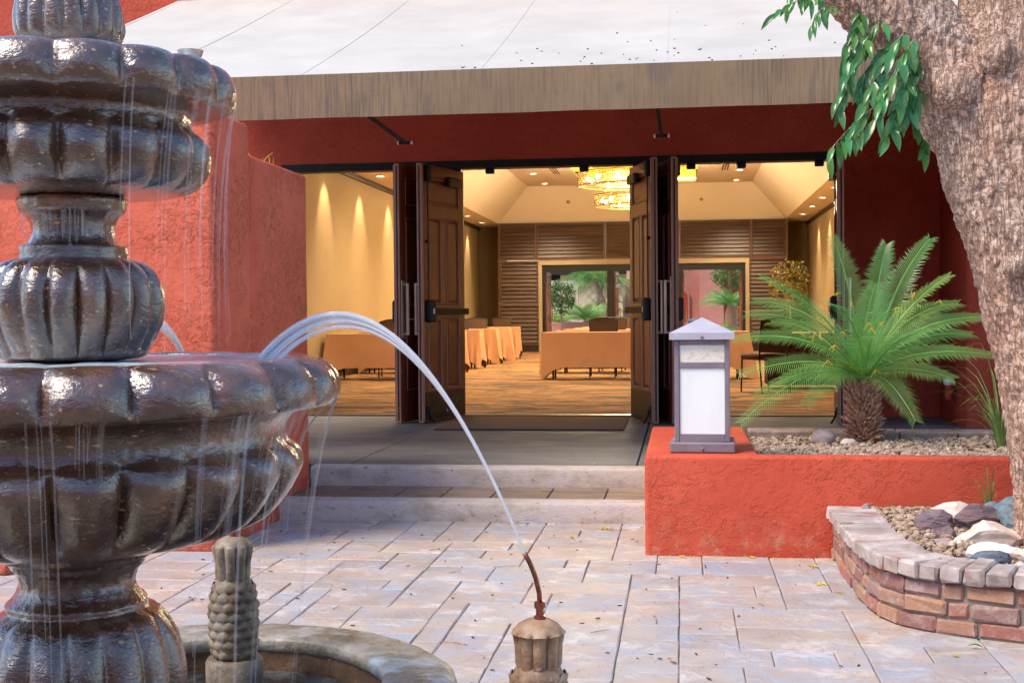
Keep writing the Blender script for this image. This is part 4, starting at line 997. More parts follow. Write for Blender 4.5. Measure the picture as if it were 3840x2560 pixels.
# gourd
pr = prof([(60, 830), (150, 822), (168, 800), (194, 750), (205, 695), (196, 645), (170, 612), (130, 596), (80, 592)], 6)
lobed(pr, 18, [.14], Zs(832), Zs(590), 320, 'gourd', .5, .2)
# lower bowl
pr = prof([(110, 1256), (220, 1250), (330, 1232), (420, 1200), (470, 1160), (502, 1112), (518, 1072), (506, 1038), (478, 1015), (474, 985), (494, 955), (540, 938), (592, 930), (608, 904), (604, 872), (586, 846), (560, 830), (535, 822), (508, 826), (492, 845), (400, 870), (60, 872)], 5)
lobed(pr, 22, [.125, .075], Zs(1250, 936), Zs(1012, 815), 528, 'lower_bowl', .45, 1.5, .16, zf(860))
# pedestal
pr = prof([(230, 1835), (236, 1700), (243, 1568), (236, 1500), (218, 1452), (190, 1412), (158, 1394), (156, 1378), (140, 1362), (128, 1336), (134, 1310), (146, 1296), (152, 1284), (168, 1272), (172, 1250), (120, 1240)], 5)
lobed(pr, 16, [.12], Zs(1720), Zs(1398), 288, 'pedestal', .5, .9)
cup = MB().lathe([(.0, -.02), (.014, -.018), (.018, -.012), (.028, .006), (.030, .012), (.026, .010), (.0, -.008)], 18, (-1.105, 2.81, zf(128)))
cup.tube([(-1.105, 2.81, zf(150)-.02), (-1.105, 2.81, zf(128)-.018)], .006, 6)
cup.build('lamp_cup', pm('tin_cup', [(.3, (.5, .46, .40)), (.7, (.62, .58, .52))], 12, metal=.7, rough=(.25, .4), bump=0), fo, 40)
# water lying in the two bowls
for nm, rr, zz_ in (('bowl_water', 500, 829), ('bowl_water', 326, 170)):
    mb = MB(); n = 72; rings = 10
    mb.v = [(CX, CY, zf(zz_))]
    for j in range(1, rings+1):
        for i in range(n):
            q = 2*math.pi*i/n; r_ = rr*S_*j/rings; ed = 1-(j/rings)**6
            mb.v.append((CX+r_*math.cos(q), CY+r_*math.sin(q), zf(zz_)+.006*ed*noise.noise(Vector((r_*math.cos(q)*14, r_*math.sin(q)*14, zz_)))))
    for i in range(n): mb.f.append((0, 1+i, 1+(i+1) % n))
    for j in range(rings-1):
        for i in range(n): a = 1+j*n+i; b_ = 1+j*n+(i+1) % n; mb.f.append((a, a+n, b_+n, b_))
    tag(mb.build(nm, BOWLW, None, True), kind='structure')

# water: strands and threads with uv along their length
def ribbon(mb, uvs, pts_, wid, seed, n=8):
    """closed flattened tube along pts; uv.x round it, uv.y along it"""
    base = len(mb.v); pts_ = [Vector(p) for p in pts_]; m = len(pts_)
    for i, p in enumerate(pts_):
        t = (pts_[min(i+1, m-1)]-pts_[max(i-1, 0)]).normalized()
        a = Vector((.13, -.99, .02)); a = (a-t*a.dot(t)).normalized(); b_ = t.cross(a)
        w1 = wid[i] if hasattr(wid, '__len__') else wid
        for k in range(n):
            q = 2*math.pi*k/n; mb.v.append(tuple(p+b_*math.cos(q)*w1+a*math.sin(q)*w1*.8)); uvs.append((k/n+seed, i/m*4+seed))
    for i in range(m-1):
        for k in range(n): k2 = (k+1) % n; mb.f.append((base+i*n+k, base+i*n+k2, base+(i+1)*n+k2, base+(i+1)*n+k))
def water_obj(mb, uvs, name, m, parent=None, origin=None):
    off = Vector(origin) if origin is not None else (wloc(parent) if parent is not None else None)
    me = bpy.data.meshes.new(name); vv = mb.v if off is None else [tuple(Vector(p)-off) for p in mb.v]
    me.from_pydata(vv, [], mb.f); uvl = me.uv_layers.new(name='UVMap')
    for lp_ in me.loops: uvl.data[lp_.index].uv = uvs[lp_.vertex_index]
    me.shade_smooth()
    return link_mesh(name, me, m, parent, (0, 0, 0) if origin is None else origin)
rw = random.Random(77)
def jet(P0, P1, apex_u, apex_z, label, w0, w1, strands):
    t = thing('water_jet', label, 'water jet', P0, 0, 'arching fountain jets')
    k = (apex_z-P0[2])/apex_u**2; nrm = Vector((P0[1]-P1[1], P1[0]-P0[0], 0)).normalized()
    for s in range(strands):
        pts_, wd = [], []; oz, oy, ox = (rw.uniform(-1, 1) for _ in range(3))
        if s == 0: ox = oy = oz = 0
        for i in range(49):
            u = i/48; sp = u**1.4*w1; a = u+ox*sp*.3
            p = Vector((P0[0]+(P1[0]-P0[0])*a, P0[1]+(P1[1]-P0[1])*a, apex_z-k*(u-apex_u)**2+oz*sp))+nrm*oy*sp*.5
            pts_.append(p); wd.append(w0*((.26+.2*(s % 3)/2) if s else .8)*(1+.9*u))
        mb = MB(); uvs = []; ribbon(mb, uvs, pts_, wd, s*3.7); water_obj(mb, uvs, 'strand', JETM, t)
jet((-.352, 2.848, .734), (-.957, 2.85), .694, 1.262, 'white water jet arching from the copper pipe into the lower bowl', .0052, .030, 24)
jet((-1.372, 3.71, .735), (-1.415, 3.06), .70, 1.262, 'second thinner water jet rising behind the gourd of the fountain', .0052, .026, 14)
# threads running down off the bowl rims and over the carved neck
fw = MB(); fuv = []
def thread(r0, y0, r1, y1, q, w_, bulge=0):
    for c_ in range(rw.randint(3, 6)):                          # each streak is a loose bundle of fine threads
        dq = rw.gauss(0, .9)*w_/(r0*S_); dr = rw.uniform(-6, 6); e_ = rw.uniform(.55, 1.0); pts_ = []
        for i in range(10):
            u = i/9*e_; r_ = (r0+(r1-r0+dr)*u+bulge*math.sin(math.pi*u))*S_; z = zf(y0)+(zf(y1)-zf(y0))*(u**1.25)
            pts_.append((CX+r_*math.cos(q+dq*(1+.6*u)), CY+r_*math.sin(q+dq*(1+.6*u)), z))
        g_ = rw.uniform(.0009, .0026); ribbon(fw, fuv, pts_, [g_*(1.3-.5*i/9) for i in range(10)], rw.random()*9, 5)
for i in range(9):
    thread(368, 236, 335+rw.uniform(-30, 15), 815, R_(-150+rw.random()*190), rw.uniform(.005, .013), -14)
for i in range(14):
    thread(596, 920, 520+rw.uniform(-60, 10), 1790, R_(-160+rw.random()*215), rw.uniform(.006, .016), -16)
for i in range(8):
    thread(600, 925, 500, 1080, R_(-150+rw.random()*190), rw.uniform(.008, .018), -20)
for i in range(6):
    thread(110, 470, 98, 590, R_(-150+rw.random()*160), rw.uniform(.004, .009), 6)
for i in range(6):
    thread(600, 925, 520, 1250, R_(-25+rw.random()*50), rw.uniform(.008, .018), -10)
dm = bmesh.new(); bmesh.ops.create_icosphere(dm, subdivisions=1, radius=1); dv = [v.co.copy() for v in dm.verts]; df = [tuple(v.index for v in f.verts) for f in dm.faces]; dm.free()
for i in range(150):                                            # loose drops round the jet and off the rims
    if i < 60: u = rw.random(); x_ = -.352-.60*u; p = (x_+rw.gauss(0, .006), 2.85+rw.gauss(0, .008), 1.262-2.98*(x_+.772)**2+rw.gauss(0, .012+.02*u))
    else: q = R_(-150+rw.random()*200); r_ = (rw.choice((375, 606))+rw.uniform(-25, 12))*S_; p = (CX+r_*math.cos(q), CY+r_*math.sin(q), rw.uniform(.2, 1.05) if r_ > .45 else rw.uniform(1.2, 1.75))
    s_ = rw.uniform(.0008, .0022); n0 = len(fw.v); fw.v += [(p[0]+v.x*s_, p[1]+v.y*s_, p[2]+v.z*s_*1.5) for v in dv]; fw.f += [tuple(k+n0 for k in f) for f in df]; fuv += [(rw.random(), rw.random())]*len(dv)
fobj = water_obj(fw, fuv, 'falling_water', FALLM); tag(fobj, 'thin streams of water falling from the fountain bowls', 'water', kind='stuff')

# pineapple posts
def pineapple(loc, label, pipe, top, POST=POST):
    t = thing('pineapple_post', label, 'fountain post', loc, 0, 'carved pineapple posts in the pool')
    MB().lathe([(.086, .02), (.086, .225), (.080, .236), (.05, .238)], 28).build('plinth', POST, t, 40, True)
    bz0, bz1 = .238, .475
    body = [(.056, bz0), (.068, bz0+.025), (.073, bz0+.09), (.072, bz0+.16), (.064, bz1-.03), (.050, bz1), (.04, bz1+.01)]
    MB().lathe(body, 24).build('body', POST, t, True, True)
    sm = MB(); v_ = [(0, -.003, -.012)]
    for k in range(9):
        q = math.pi*(-.06+1.12*k/8); v_.append((.0215*math.cos(q), -.002, .0215*math.sin(q)-.004))
    v_.append((0, .0078, .006)); v_.append((0, .0055, -.010))
    sm.add(v_, [(i, i+1, 10) for i in range(1, 9)]+[(9, 11, 10), (10, 11, 1), (11, 9, 0), (1, 11, 0)])
    sme = sm.mesh('scale', True); rows = 8
    def rad(z):
        for (r0, z0), (r1, z1) in zip(body, body[1:]):
            if z0 <= z <= z1: return r0+(r1-r0)*(z-z0)/(z1-z0)
        return .05
    for j in range(rows):
        z = bz0+.018+j*.0275; n = 11
        for i in range(n):
            q = 2*math.pi*(i+.5*(j % 2))/n+rw.uniform(-.03, .03)
            o = link_mesh('scale', sme, POST, t, (rad(z)*math.cos(q)*.985, rad(z)*math.sin(q)*.985, z+rw.uniform(-.002, .002)))
            o.rotation_euler = (R_(-6), 0, q-math.pi/2)
    cr = [(.048, bz1-.008), (.054, bz1+.012), (.055, bz1+.05), (.060, bz1+.075), (.064, top-.036), (.056, top-.026), (.046, top-.014), (.028, top-.004), (0, top)]
    def mod(i, q, r): return (r*(1-.20*(1-abs(math.cos(q*4.5))**.6)) if 0 < i < 5 else r, .005*abs(math.cos(q*4.5)) if i == 4 else 0)
    MB().lathe(cr, 72, mod=mod).build('crown', POST, t, 60, True)
    if pipe:
        MB().lathe([(.014, top-.004), (.014, top+.004), (.009, top+.005), (.009, top+.022), (.013, top+.023), (.013, top+.036), (.006, top+.038)], 12, (.004, 0, 0)).build('pipe_fitting', COPPER, t, 40, True)
        p = [(.004, 0, top+.03), (.003, 0, top+.055), (-.004, -.004, top+.09), (-.014, -.010, top+.12), (-.027, -.019, .734)]
        MB().tube(p, .0058, 10).build('copper_pipe', COPPER, t, True, True)
pineapple((-1.357, 3.737, 0), 'carved pineapple post standing in the pool behind the fountain', True, .608, POSTD)
pineapple((-.325, 2.867, 0), 'carved stone post with copper pipe at the bottom edge, source of the jet', True, .585)

# ============================================================ RED PLANTER, LAMP, SAGO PALM
ZT = .527
rp_ = thing('red_planter', 'smooth red stucco raised planter beside the steps holding the sago palm', 'planter', (1.5, 6.75, 0))
bevelled(MB().prism([(-.195, 6.75), (4.2, 6.75), (4.2, 6.86), (.40, 6.86), (.40, 8.50), (-.195, 8.50)], -.02, ZT), 'wall', RED, .022, 4, rp_)
x = .42; me_c = {}
while x < 3.6:
    wd = rw.choice((.28, .36, .44, .5)); d_ = rw.uniform(-.012, .012)
    mb = MB(); mb.cbox(x+.002, x+wd-.002, 8.30+d_, 8.49, .35, ZT+rw.uniform(-.016, .004), .012); mb.build('kerb_stone', KERB, rp_); x += wd
MB().box(.41, 4.1, 6.87, 8.3, .1, .445).build('soil', EARTH, rp_)
def pebble_field(name, n, place, rnd, lo, hi, label):
    ico = bmesh.new(); bmesh.ops.create_icosphere(ico, subdivisions=1, radius=1); bv = [v.co.copy() for v in ico.verts]; bf = [tuple(v.index for v in f.verts) for f in ico.faces]; ico.free()
    mb = MB()
    for i in range(n):
        p = place(rnd)
        if p is None: continue
        s = lo+(hi-lo)*rnd.random()**2.2; q = rnd.random()*6.28; cq, sq = math.cos(q), math.sin(q); ax, ay, az = s*rnd.uniform(.8, 1.35), s*rnd.uniform(.7, 1.1), s*rnd.uniform(.55, .9); vs_ = []
        for v in bv:
            k = 1+rnd.uniform(-.2, .2); x_, y_, z_ = v.x*ax*k, v.y*ay*k, v.z*az*k; vs_.append((p[0]+x_*cq-y_*sq, p[1]+x_*sq+y_*cq, p[2]+z_))
        mb.add(vs_, bf)
    me = bpy.data.meshes.new(name); me.from_pydata(mb.v, [], mb.f)
    return tag(link_mesh(name, me, GRAVEL), label, 'gravel', kind='stuff')
def place1(r):
    x_, y_ = r.uniform(.41, 3.3), r.uniform(6.87, 8.27); return (x_, y_, .462+r.uniform(-.008, .014)+.02*noise.noise(Vector((x_*2, y_*2, 0))))
pebble_field('planter_gravel', 6200, place1, rw, .009, .026, 'brown granite gravel in the red planter round the sago palm')
def rock(name, label, loc, size, seed, m, rz=0, angular=.35, tilt=0, group='rocks in the planters'):
    bm = bmesh.new(); bmesh.ops.create_icosphere(bm, subdivisions=3, radius=1); r = random.Random(seed); off = Vector((seed*3.1, seed*1.7, 0))
    pl_ = [(Vector((r.uniform(-1, 1), r.uniform(-1, 1), r.uniform(-.6, 1))).normalized(), r.uniform(.55, .9)) for _ in range(9)]
    for v in bm.verts:
        if angular:
            for n_, d_ in pl_:
                e = v.co.dot(n_)-d_
                if e > 0: v.co -= n_*e*min(1, angular*3)
        v.co *= 1+.16*noise.noise(v.co*1.8+off)+.10*noise.noise(v.co*4.5+off)+.05*noise.noise(v.co*11+off)
        v.co = Vector((v.co.x*size[0], v.co.y*size[1], v.co.z*size[2]*1.35))
    me = bpy.data.meshes.new(name); bm.to_mesh(me); bm.free()
    if not angular: me.shade_smooth()
    o = link_mesh(name, me, m, None, loc); o.rotation_euler = (tilt, tilt*.5, rz); return tag(o, label, 'rock', group)
PURP = pm('purple_cobble', [(.3, (.24, .17, .17)), (.7, (.36, .27, .27))], 12, bump=.3)
SLATE = pm('layered_slate', [(.3, (.10, .075, .10)), (.5, (.19, .13, .15)), (.75, (.30, .16, .12))], 12, (1, 1, 6), bump=.8, bscale=22, bdist=.02)
QUARTZ = pm('cream_quartz', [(.3, (.52, .38, .30)), (.5, (.66, .56, .48)), (.75, (.48, .27, .20))], 9, bump=.5, bscale=30, bdist=.01)
BLUER = pm('blue_grey_rock', [(.3, (.11, .14, .16)), (.6, (.20, .27, .30)), (.8, (.30, .38, .40))], 14, bump=.9, bscale=26, bdist=.02)
rock('cobble', 'smooth purple cobble on the gravel left of the sago palm', (.86, 8.03, .49), (.075, .06, .045), 2, PURP, .1, 0)
rock('cobble', 'small pale cobble beside the sago trunk', (1.0, 7.93, .475), (.05, .035, .024), 3, QUARTZ, .2, 0)

# square garden lamp
lm = thing('garden_lamp', 'square bronze garden lamp with milk glass panes and pyramid cap on the planter', 'lamp', (.112, 7.03, ZT), R_(-1.5))
MB().cbox(-.172, .172, -.172, .172, .001, .058, .008).build('base', LAMPM, lm, False, True)
hw = .146
fr_ = MB()
for sx in (-1, 1):
    for sy in (-1, 1): fr_.cbox(sx*hw, sx*(hw-.026), sy*hw, sy*(hw-.026), .058, .60, .003)
for z0, z1 in ((.058, .10), (.452, .482), (.575, .602)):
    e = hw-.027
    fr_.cbox(-e, e, -hw+.002, -hw+.024, z0, z1, .002); fr_.cbox(-e, e, hw-.024, hw-.002, z0, z1, .002); fr_.cbox(-hw+.002, -hw+.024, -e, e, z0, z1, .002); fr_.cbox(hw-.024, hw-.002, -e, e, z0, z1, .002)
fr_.build('frame', LAMPM, lm, False, True)
for z0, z1, m, nm in ((.1005, .4515, GLASSW, 'white_pane'), (.4825, .5745, GLASSA, 'amber_pane')):
    e = hw-.0275; i_ = hw-.013
    for k in range(4):
        M = Matrix.Rotation(k*math.pi/2, 4, 'Z'); MB().box(-e, e, -i_-.003, -i_+.003, z0, z1, M).build('pane', m, lm, False, True)
cp = MB(); h = .172
cp.add([(-h, -h, .604), (h, -h, .604), (h, h, .604), (-h, h, .604), (-h, -h, .640), (h, -h, .640), (h, h, .640), (-h, h, .640), (-h+.012, -h+.012, .646), (h-.012, -h+.012, .646), (h-.012, h-.012, .646), (-h+.012, h-.012, .646), (0, 0, .722)],
       [(3, 2, 1, 0), (0, 1, 5, 4), (1, 2, 6, 5), (2, 3, 7, 6), (3, 0, 4, 7), (4, 5, 9, 8), (5, 6, 10, 9), (6, 7, 11, 10), (7, 4, 8, 11), (8, 9, 12), (9, 10, 12), (10, 11, 12), (11, 8, 12)])
cp.build('cap', LAMPT, lm, False, True)
for z_, y_ in ((.024, -.1725), (.618, -.1725)): MB().lathe([(.008, 0), (.008, .004), (.004, .006)], 10).build('screw', LAMPM, lm, True, True).location = (0, y_, z_); 
for o in lm.children:
    if o.name.startswith('screw'): o.rotation_euler = (R_(90), 0, 0)
g2 = copy_tree(lm); g2.location = (.36, 39.0, .42); g2['label'] = 'small garden lamp with pyramid cap seen through the far right doorway'; g2['group'] = 'square garden lamps'; lm['group'] = 'square garden lamps'

# sago palm: scaly trunk and hand-placed fronds
SX, SY, SZ_ = 1.116, 8.14, .455
sp = thing('sago_palm', 'large bushy sago palm with shaggy brown trunk in the red planter', 'palm', (SX, SY, SZ_))
MB().lathe([(.066, 0), (.074, .10), (.070, .25), (.058, .34), (.03, .40)], 16).build('trunk', SCALE, sp, True, True)
mb = MB(); mb.add([(-.013, 0, 0), (.013, 0, 0), (.009, .022, .030), (-.009, .022, .030), (.003, .040, .040), (-.004, .038, .044), (-.012, .010, -.004), (.012, .010, -.004), (.007, .03, .022), (-.007, .03, .022)],
                  [(0, 1, 2, 3), (3, 2, 4, 5), (6, 9, 8, 7), (1, 7, 8, 2), (0, 3, 9, 6), (2, 8, 4), (3, 5, 9), (9, 5, 4, 8)]); scm = mb.mesh('trunk_scale')
for i in range(260):
    q = i*2.39996; v = (i+.5)/260; z = .01+.35*v; r_ = .066+.008*math.sin(v*2.6)-(.02*max(0, v-.75)/.25)
    o = link_mesh('trunk_scale', scm, SCALE, sp, (r_*math.cos(q), r_*math.sin(q), z)); o.rotation_euler = (rw.uniform(-.9, .1) if v < .45 else rw.uniform(-.3, .4), rw.uniform(-.3, .3), q-math.pi/2+rw.uniform(-.2, .2)); k = rw.uniform(.85, 1.4); o.scale = (k, k, k)
def px2(px, py): return (px-1982)/2940*8.15*.985, (1012-py)/2940*8.15    # photograph offsets from the trunk foot, in metres
FR_ = [((1920, 552), .10, .86, 0), ((2043, 566), .15, .8, 0), ((2146, 552), .25, .8, 0), ((2164, 640), -.1, .7, 0), ((2205, 700), .2, .75, 0), ((2254, 732), -.05, .8, 0), ((2243, 812), -.2, .7, 0), ((2068, 948), -.45, .4, 0),
       ((1752, 640), -.15, .9, 0), ((1742, 690), .15, .8, 0), ((1692, 775), -.2, .85, 0), ((1698, 850), -.4, .8, 0), ((1702, 955), -.35, 1.0, 0), ((1838, 912), -.5, .55, 0), ((1880, 700), -.55, .9, 0), ((2090, 760), -.55, .7, 0),
       ((1975, 770), -.62, .6, 0), ((2150, 860), -.4, .55, 0), ((2040, 650), .55, .6, 0), ((1790, 740), .5, .7, 0), ((1960, 840), -.4, .35, 1), ((1900, 820), -.35, .4, 1), ((2020, 720), -.25, .3, 0), ((1745, 905), .2, .9, 0), ((1722, 720), -.05, .9, 0), ((2230, 770), .15, .8, 0)]
for (px_, py_), dy, bul, young in FR_:
    tx, tz = px2(px_, py_); P0 = Vector((rw.uniform(-.03, .03), rw.uniform(-.03, .03), .385)); P2 = Vector((tx, dy, tz))
    hd = Vector((tx, dy, 0)); ln = (P2-P0).length
    P1 = P0+hd*.36+Vector((0, 0, max(.25*ln, (tz-.385)*.62+bul*.26*ln*(1 if tz < .9 else .35))))
    frond_mesh(P0, P1, P2, 62 if not young else 34, .150 if not young else .11, .0029, rw, .22, .28, R_(34)).build('frond', SAGOY if young else SAGO, sp, False, True)
mb = MB()
for i in range(26):
    q = rw.random()*6.28; r_ = rw.uniform(.1, .55); x_, y_, z_ = r_*math.cos(q), r_*math.sin(q)*.8, .5+rw.uniform(-.05, .45)
    for k in range(4): mb.tube([(x_, y_, z_), (x_+rw.uniform(-.04, .04), y_+rw.uniform(-.03, .03), z_-rw.uniform(0, .05))], [.003, .0015], 4)
tag(mb.build('caught_blossoms', YELLOW, sp, False, True), kind='stuff')

# grass clump and uplight right of the palm
def grass(loc, n, ln, label, rnd, spread=1):
    t = thing('grass_clump', label, 'grass', loc, 0, 'grass clumps in the planters')
    for i in range(n):
        q = rnd.random()*6.28; l = ln*rnd.uniform(.5, 1.1); o_ = Vector((math.cos(q), math.sin(q), 0)); hz = l*rnd.uniform(.5, 1.0)*spread; up = l*rnd.uniform(.45, .9)
        mb = MB(); w_ = .0055; pts_ = []
        for k in range(7):
            u = k/6; p = o_*(.02+hz*u**1.5)+Vector((0, 0, up*math.sin(u*2.1)/.95)); pts_.append(p)
        sd_ = Vector((-o_.y, o_.x, 0))
        for k, p in enumerate(pts_): ww_ = w_*(1-k/6.3); mb.v += [tuple(p-sd_*ww_), tuple(p+Vector((0, 0, -ww_*.5))), tuple(p+sd_*ww_)]
        for k in range(6): b_ = k*3; mb.f += [(b_, b_+1, b_+4, b_+3), (b_+1, b_+2, b_+5, b_+4)]
        mb.build('blade', GRASS, t, True, True)
grass((1.88, 7.9, .45), 64, .62, 'spiky grass clump in the red planter beside the tree trunk', rw)
grass((1.50, 6.55, .27), 14, .24, 'small grass tuft behind the tree at the foot of the red planter', rw, .5)
up = thing('uplight', 'small red painted uplight with white bulb on the wall right of the palm', 'light', (2.44, 12.05, .50))
MB().tube([(.035, .02, -.06), (-.0, 0, -.05), (-.03, -.01, .0)], .012, 8).build('bracket', RED, up, True, True)
MB().lathe([(.028, -.03), (.034, -.02), (.040, .10), (.034, .102)], 16, (-.035, -.02, .0)).build('housing', RED, up, 50, True)
MB().lathe([(.036, .10), (.052, .125), (.050, .15), (.03, .165), (0, .17)], 16, (-.035, -.02, .0)).build('bulb', WHITE, up, 50, True)
MB().cbox(.005, .03, -.03, .03, .30, .44, .004).build('junction_plate', RED, up, False, True)

# ============================================================ CURVED BRICK PLANTER
path = [(.735, 6.745), (.734, 6.5), (.734, 6.265), (.736, 5.948), (.752, 5.64), (.797, 5.40), (.898, 5.237), (1.058, 5.125), (1.279, 5.03), (1.6, 4.93), (2.0, 4.87), (2.6, 4.84)]
dense = []
for i in range(len(path)-1):
    p0, p1, p2, p3 = [Vector(path[min(max(k, 0), len(path)-1)]) for k in (i-1, i, i+1, i+2)]
    for k in range(12): t = k/12; dense.append(.5*((2*p1)+(p2-p0)*t+(2*p0-5*p1+4*p2-p3)*t*t+(3*p1-p0-3*p2+p3)*t**3))
cum = [0]
for a, b_ in zip(dense, dense[1:]): cum.append(cum[-1]+(b_-a).length)
def along(s):
    for i in range(len(cum)-1):
        if cum[i+1] >= s: u = (s-cum[i])/max(1e-9, cum[i+1]-cum[i]); return dense[i].lerp(dense[i+1], u), (dense[i+1]-dense[i]).normalized()
    return dense[-1], (dense[-1]-dense[-2]).normalized()
bp = thing('brick_planter', 'curved planter of worn red bricks with pale rowlock cap at lower right', 'planter', (1.2, 5.4, 0))
def brick_obj(s0, s1, out, deep, z0, z1, m, ch, jit):
    p, d = along((s0+s1)/2); nrm = Vector((d.y, -d.x)) if (d.y*-1) != 0 else Vector((-1, 0)); 
    nrm = Vector((d.y, -d.x)); 
    if nrm.dot(Vector((1.9, 6.2))-p) > 0: nrm = -nrm
    ln = (s1-s0)/2; mb = MB(); mb.cbox(-ln, ln, -deep, out, 0, z1-z0, ch)
    mb.v = [(x_+rw.uniform(-jit, jit), y_+rw.uniform(-jit, jit), z_+rw.uniform(-jit, jit)) for x_, y_, z_ in mb.v]
    if jit > .003:                                              # chipped corner
        c_ = rw.choice(mb.v); mb.v = [(x_*.97 if (Vector((x_, y_, z_))-Vector(c_)).length < .02 else x_, y_, z_-.004 if (Vector((x_, y_, z_))-Vector(c_)).length < .02 else z_) for x_, y_, z_ in mb.v]
    o = link_mesh('brick', mb.mesh('brick'), m, bp, Vector((p.x, p.y, z0))-wloc(bp)); 
    ang = math.atan2(d.y, d.x)
    # local +y must point outwards
    if Vector((-math.sin(ang), math.cos(ang))).dot(nrm) < 0: ang += math.pi
    o.rotation_euler = (rw.uniform(-.02, .02), rw.uniform(-.012, .012), ang+rw.uniform(-.015, .015))
S1 = cum[-1]-.05
s = .0; 
while s < S1: wd = rw.uniform(.082, .104); brick_obj(s+.004, s+wd-.004, .0, .235, .213+rw.uniform(-.002, .002), .278+rw.uniform(-.005, .004), CAPB, .009, .005); s += wd
for c_ in range(3):
    s = -.02+(.09 if c_ % 2 else 0)
    while s < S1:
        wd = rw.choice((.17, .19, .19, .10)); z0 = .004+c_*.0695
        brick_obj(max(0, s)+.006, s+wd-.006, -.030+rw.uniform(-.005, .006), .12, z0, z0+.060, BRICK, .009, .005); s += wd
mb = MB(); n = 90; prof_ = [(-.040, 0), (-.040, .2125), (-.115, .2125), (-.115, 0)]
for i in range(n+1):
    p, d = along(S1*i/n); nrm = Vector((d.y, -d.x)); nrm = -nrm if nrm.dot(Vector((1.9, 6.2))-p) > 0 else nrm
    for o_, z_ in prof_: q = p+nrm*o_; mb.v.append((q.x, q.y, z_))
for i in range(n):
    for j in range(4): a = i*4+j; b_ = i*4+(j+1) % 4; mb.f.append((a, b_, b_+4, a+4))
mb.build('mortar_core', MORTAR, bp)
mb = MB(); poly = []
for i in range(41):
    p, d = along(S1*i/40); nrm = Vector((d.y, -d.x)); nrm = -nrm if nrm.dot(Vector((1.9, 6.2))-p) > 0 else nrm; q = p-nrm*.11; poly.append((q.x, q.y))
poly += [(2.7, 6.74), (.86, 6.74)]
MB().prism(poly, .0, .215).build('soil', EARTH, bp)
def inside(x_, y_):
    c_ = False; j = len(poly)-1
    for i in range(len(poly)):
        if (poly[i][1] > y_) != (poly[j][1] > y_) and x_ < (poly[j][0]-poly[i][0])*(y_-poly[i][1])/(poly[j][1]-poly[i][1])+poly[i][0]: c_ = not c_
        j = i
    if not c_: return False
    return min((Vector(p)-Vector((x_, y_))).length for p in poly[:41]) > .115
def place2(r):
    x_, y_ = r.uniform(.8, 2.4), r.uniform(4.95, 6.73)
    if not inside(x_, y_): return None
    rise = min(1, max(0, (y_-5.1)/1.2)); return (x_, y_, .226+.035*rise+r.uniform(-.006, .012)+.02*noise.noise(Vector((x_*3, y_*3, 4))))
pebble_field('bed_gravel', 5200, place2, rw, .009, .027, 'coarse granite gravel filling the curved brick planter')
rock('rock', 'cream flat rock at the back of the brick planter', (1.33, 6.35, .29), (.17, .10, .05), 5, QUARTZ, .2)
rock('rock', 'dark purple slate slab leaning left among the rocks', (1.16, 6.12, .295), (.12, .085, .055), 6, SLATE, .5, .5, .25)
rock('rock', 'long brown slate block lying across the rock pile', (1.33, 6.08, .32), (.14, .06, .05), 7, SLATE, .25, .5, -.15)
rock('rock', 'blue grey craggy rock against the tree trunk', (1.53, 6.12, .31), (.14, .13, .085), 8, BLUER, .9, .3)
rock('rock', 'cream quartz boulder in the middle of the rock pile', (1.32, 5.78, .285), (.15, .09, .06), 9, QUARTZ, .1, .35)
rock('rock', 'white flat stone in front of the cream boulder', (1.30, 5.56, .262), (.13, .075, .032), 10, pm('white_quartz', [(.3, (.62, .56, .48)), (.7, (.76, .72, .66))], 9, bump=.4), .3)
rock('rock', 'dark blue slate chip at the front of the rock pile', (1.24, 5.44, .258), (.10, .065, .03), 11, pm('blue_slate', [(.3, (.06, .075, .10)), (.7, (.13, .15, .19))], 9, bump=.5), .15, .5)
rock('rock', 'pink granite block leaning up at the trunk', (1.50, 5.58, .30), (.085, .09, .085), 12, PURP, .4, .5, .3)
rock('rock', 'tan rounded stone below the pink granite block', (1.41, 5.42, .262), (.10, .07, .036), 13, QUARTZ, -.2, .2)
rock('rock', 'small pale rock at the right edge near the trunk', (1.60, 5.30, .255), (.09, .06, .035), 14, QUARTZ, .6, .3)
rock('rock', 'small purple stone in the corner by the red planter wall', (.93, 6.66, .27), (.03, .022, .022), 15, PURP, .1, .4)
rock('rock', 'grey shard leaning on the long brown slate block', (1.43, 6.22, .33), (.07, .05, .04), 16, BLUER, .7, .5, .4)
rock('rock', 'rust brown stone between the slate slab and the cream boulder', (1.17, 5.93, .275), (.06, .045, .03), 17, SLATE, 1.1, .5)
rock('rock', 'little pinkish rock at the left foot of the cream boulder', (1.12, 5.72, .262), (.045, .035, .026), 18, PURP, .3, .45)
rock('rock', 'little tan rock near the brick cap in front of the slate chip', (1.32, 5.27, .245), (.05, .035, .026), 19, QUARTZ, .9, .45)
rock('rock', 'round tan stone beside the trunk in front of the pink granite block', (1.52, 5.42, .25), (.045, .04, .03), 20, QUARTZ, .2, .3)
rock('rock', 'thin dark slate flake behind the cream flat rock', (1.50, 6.42, .285), (.10, .05, .022), 21, SLATE, .1, .5)

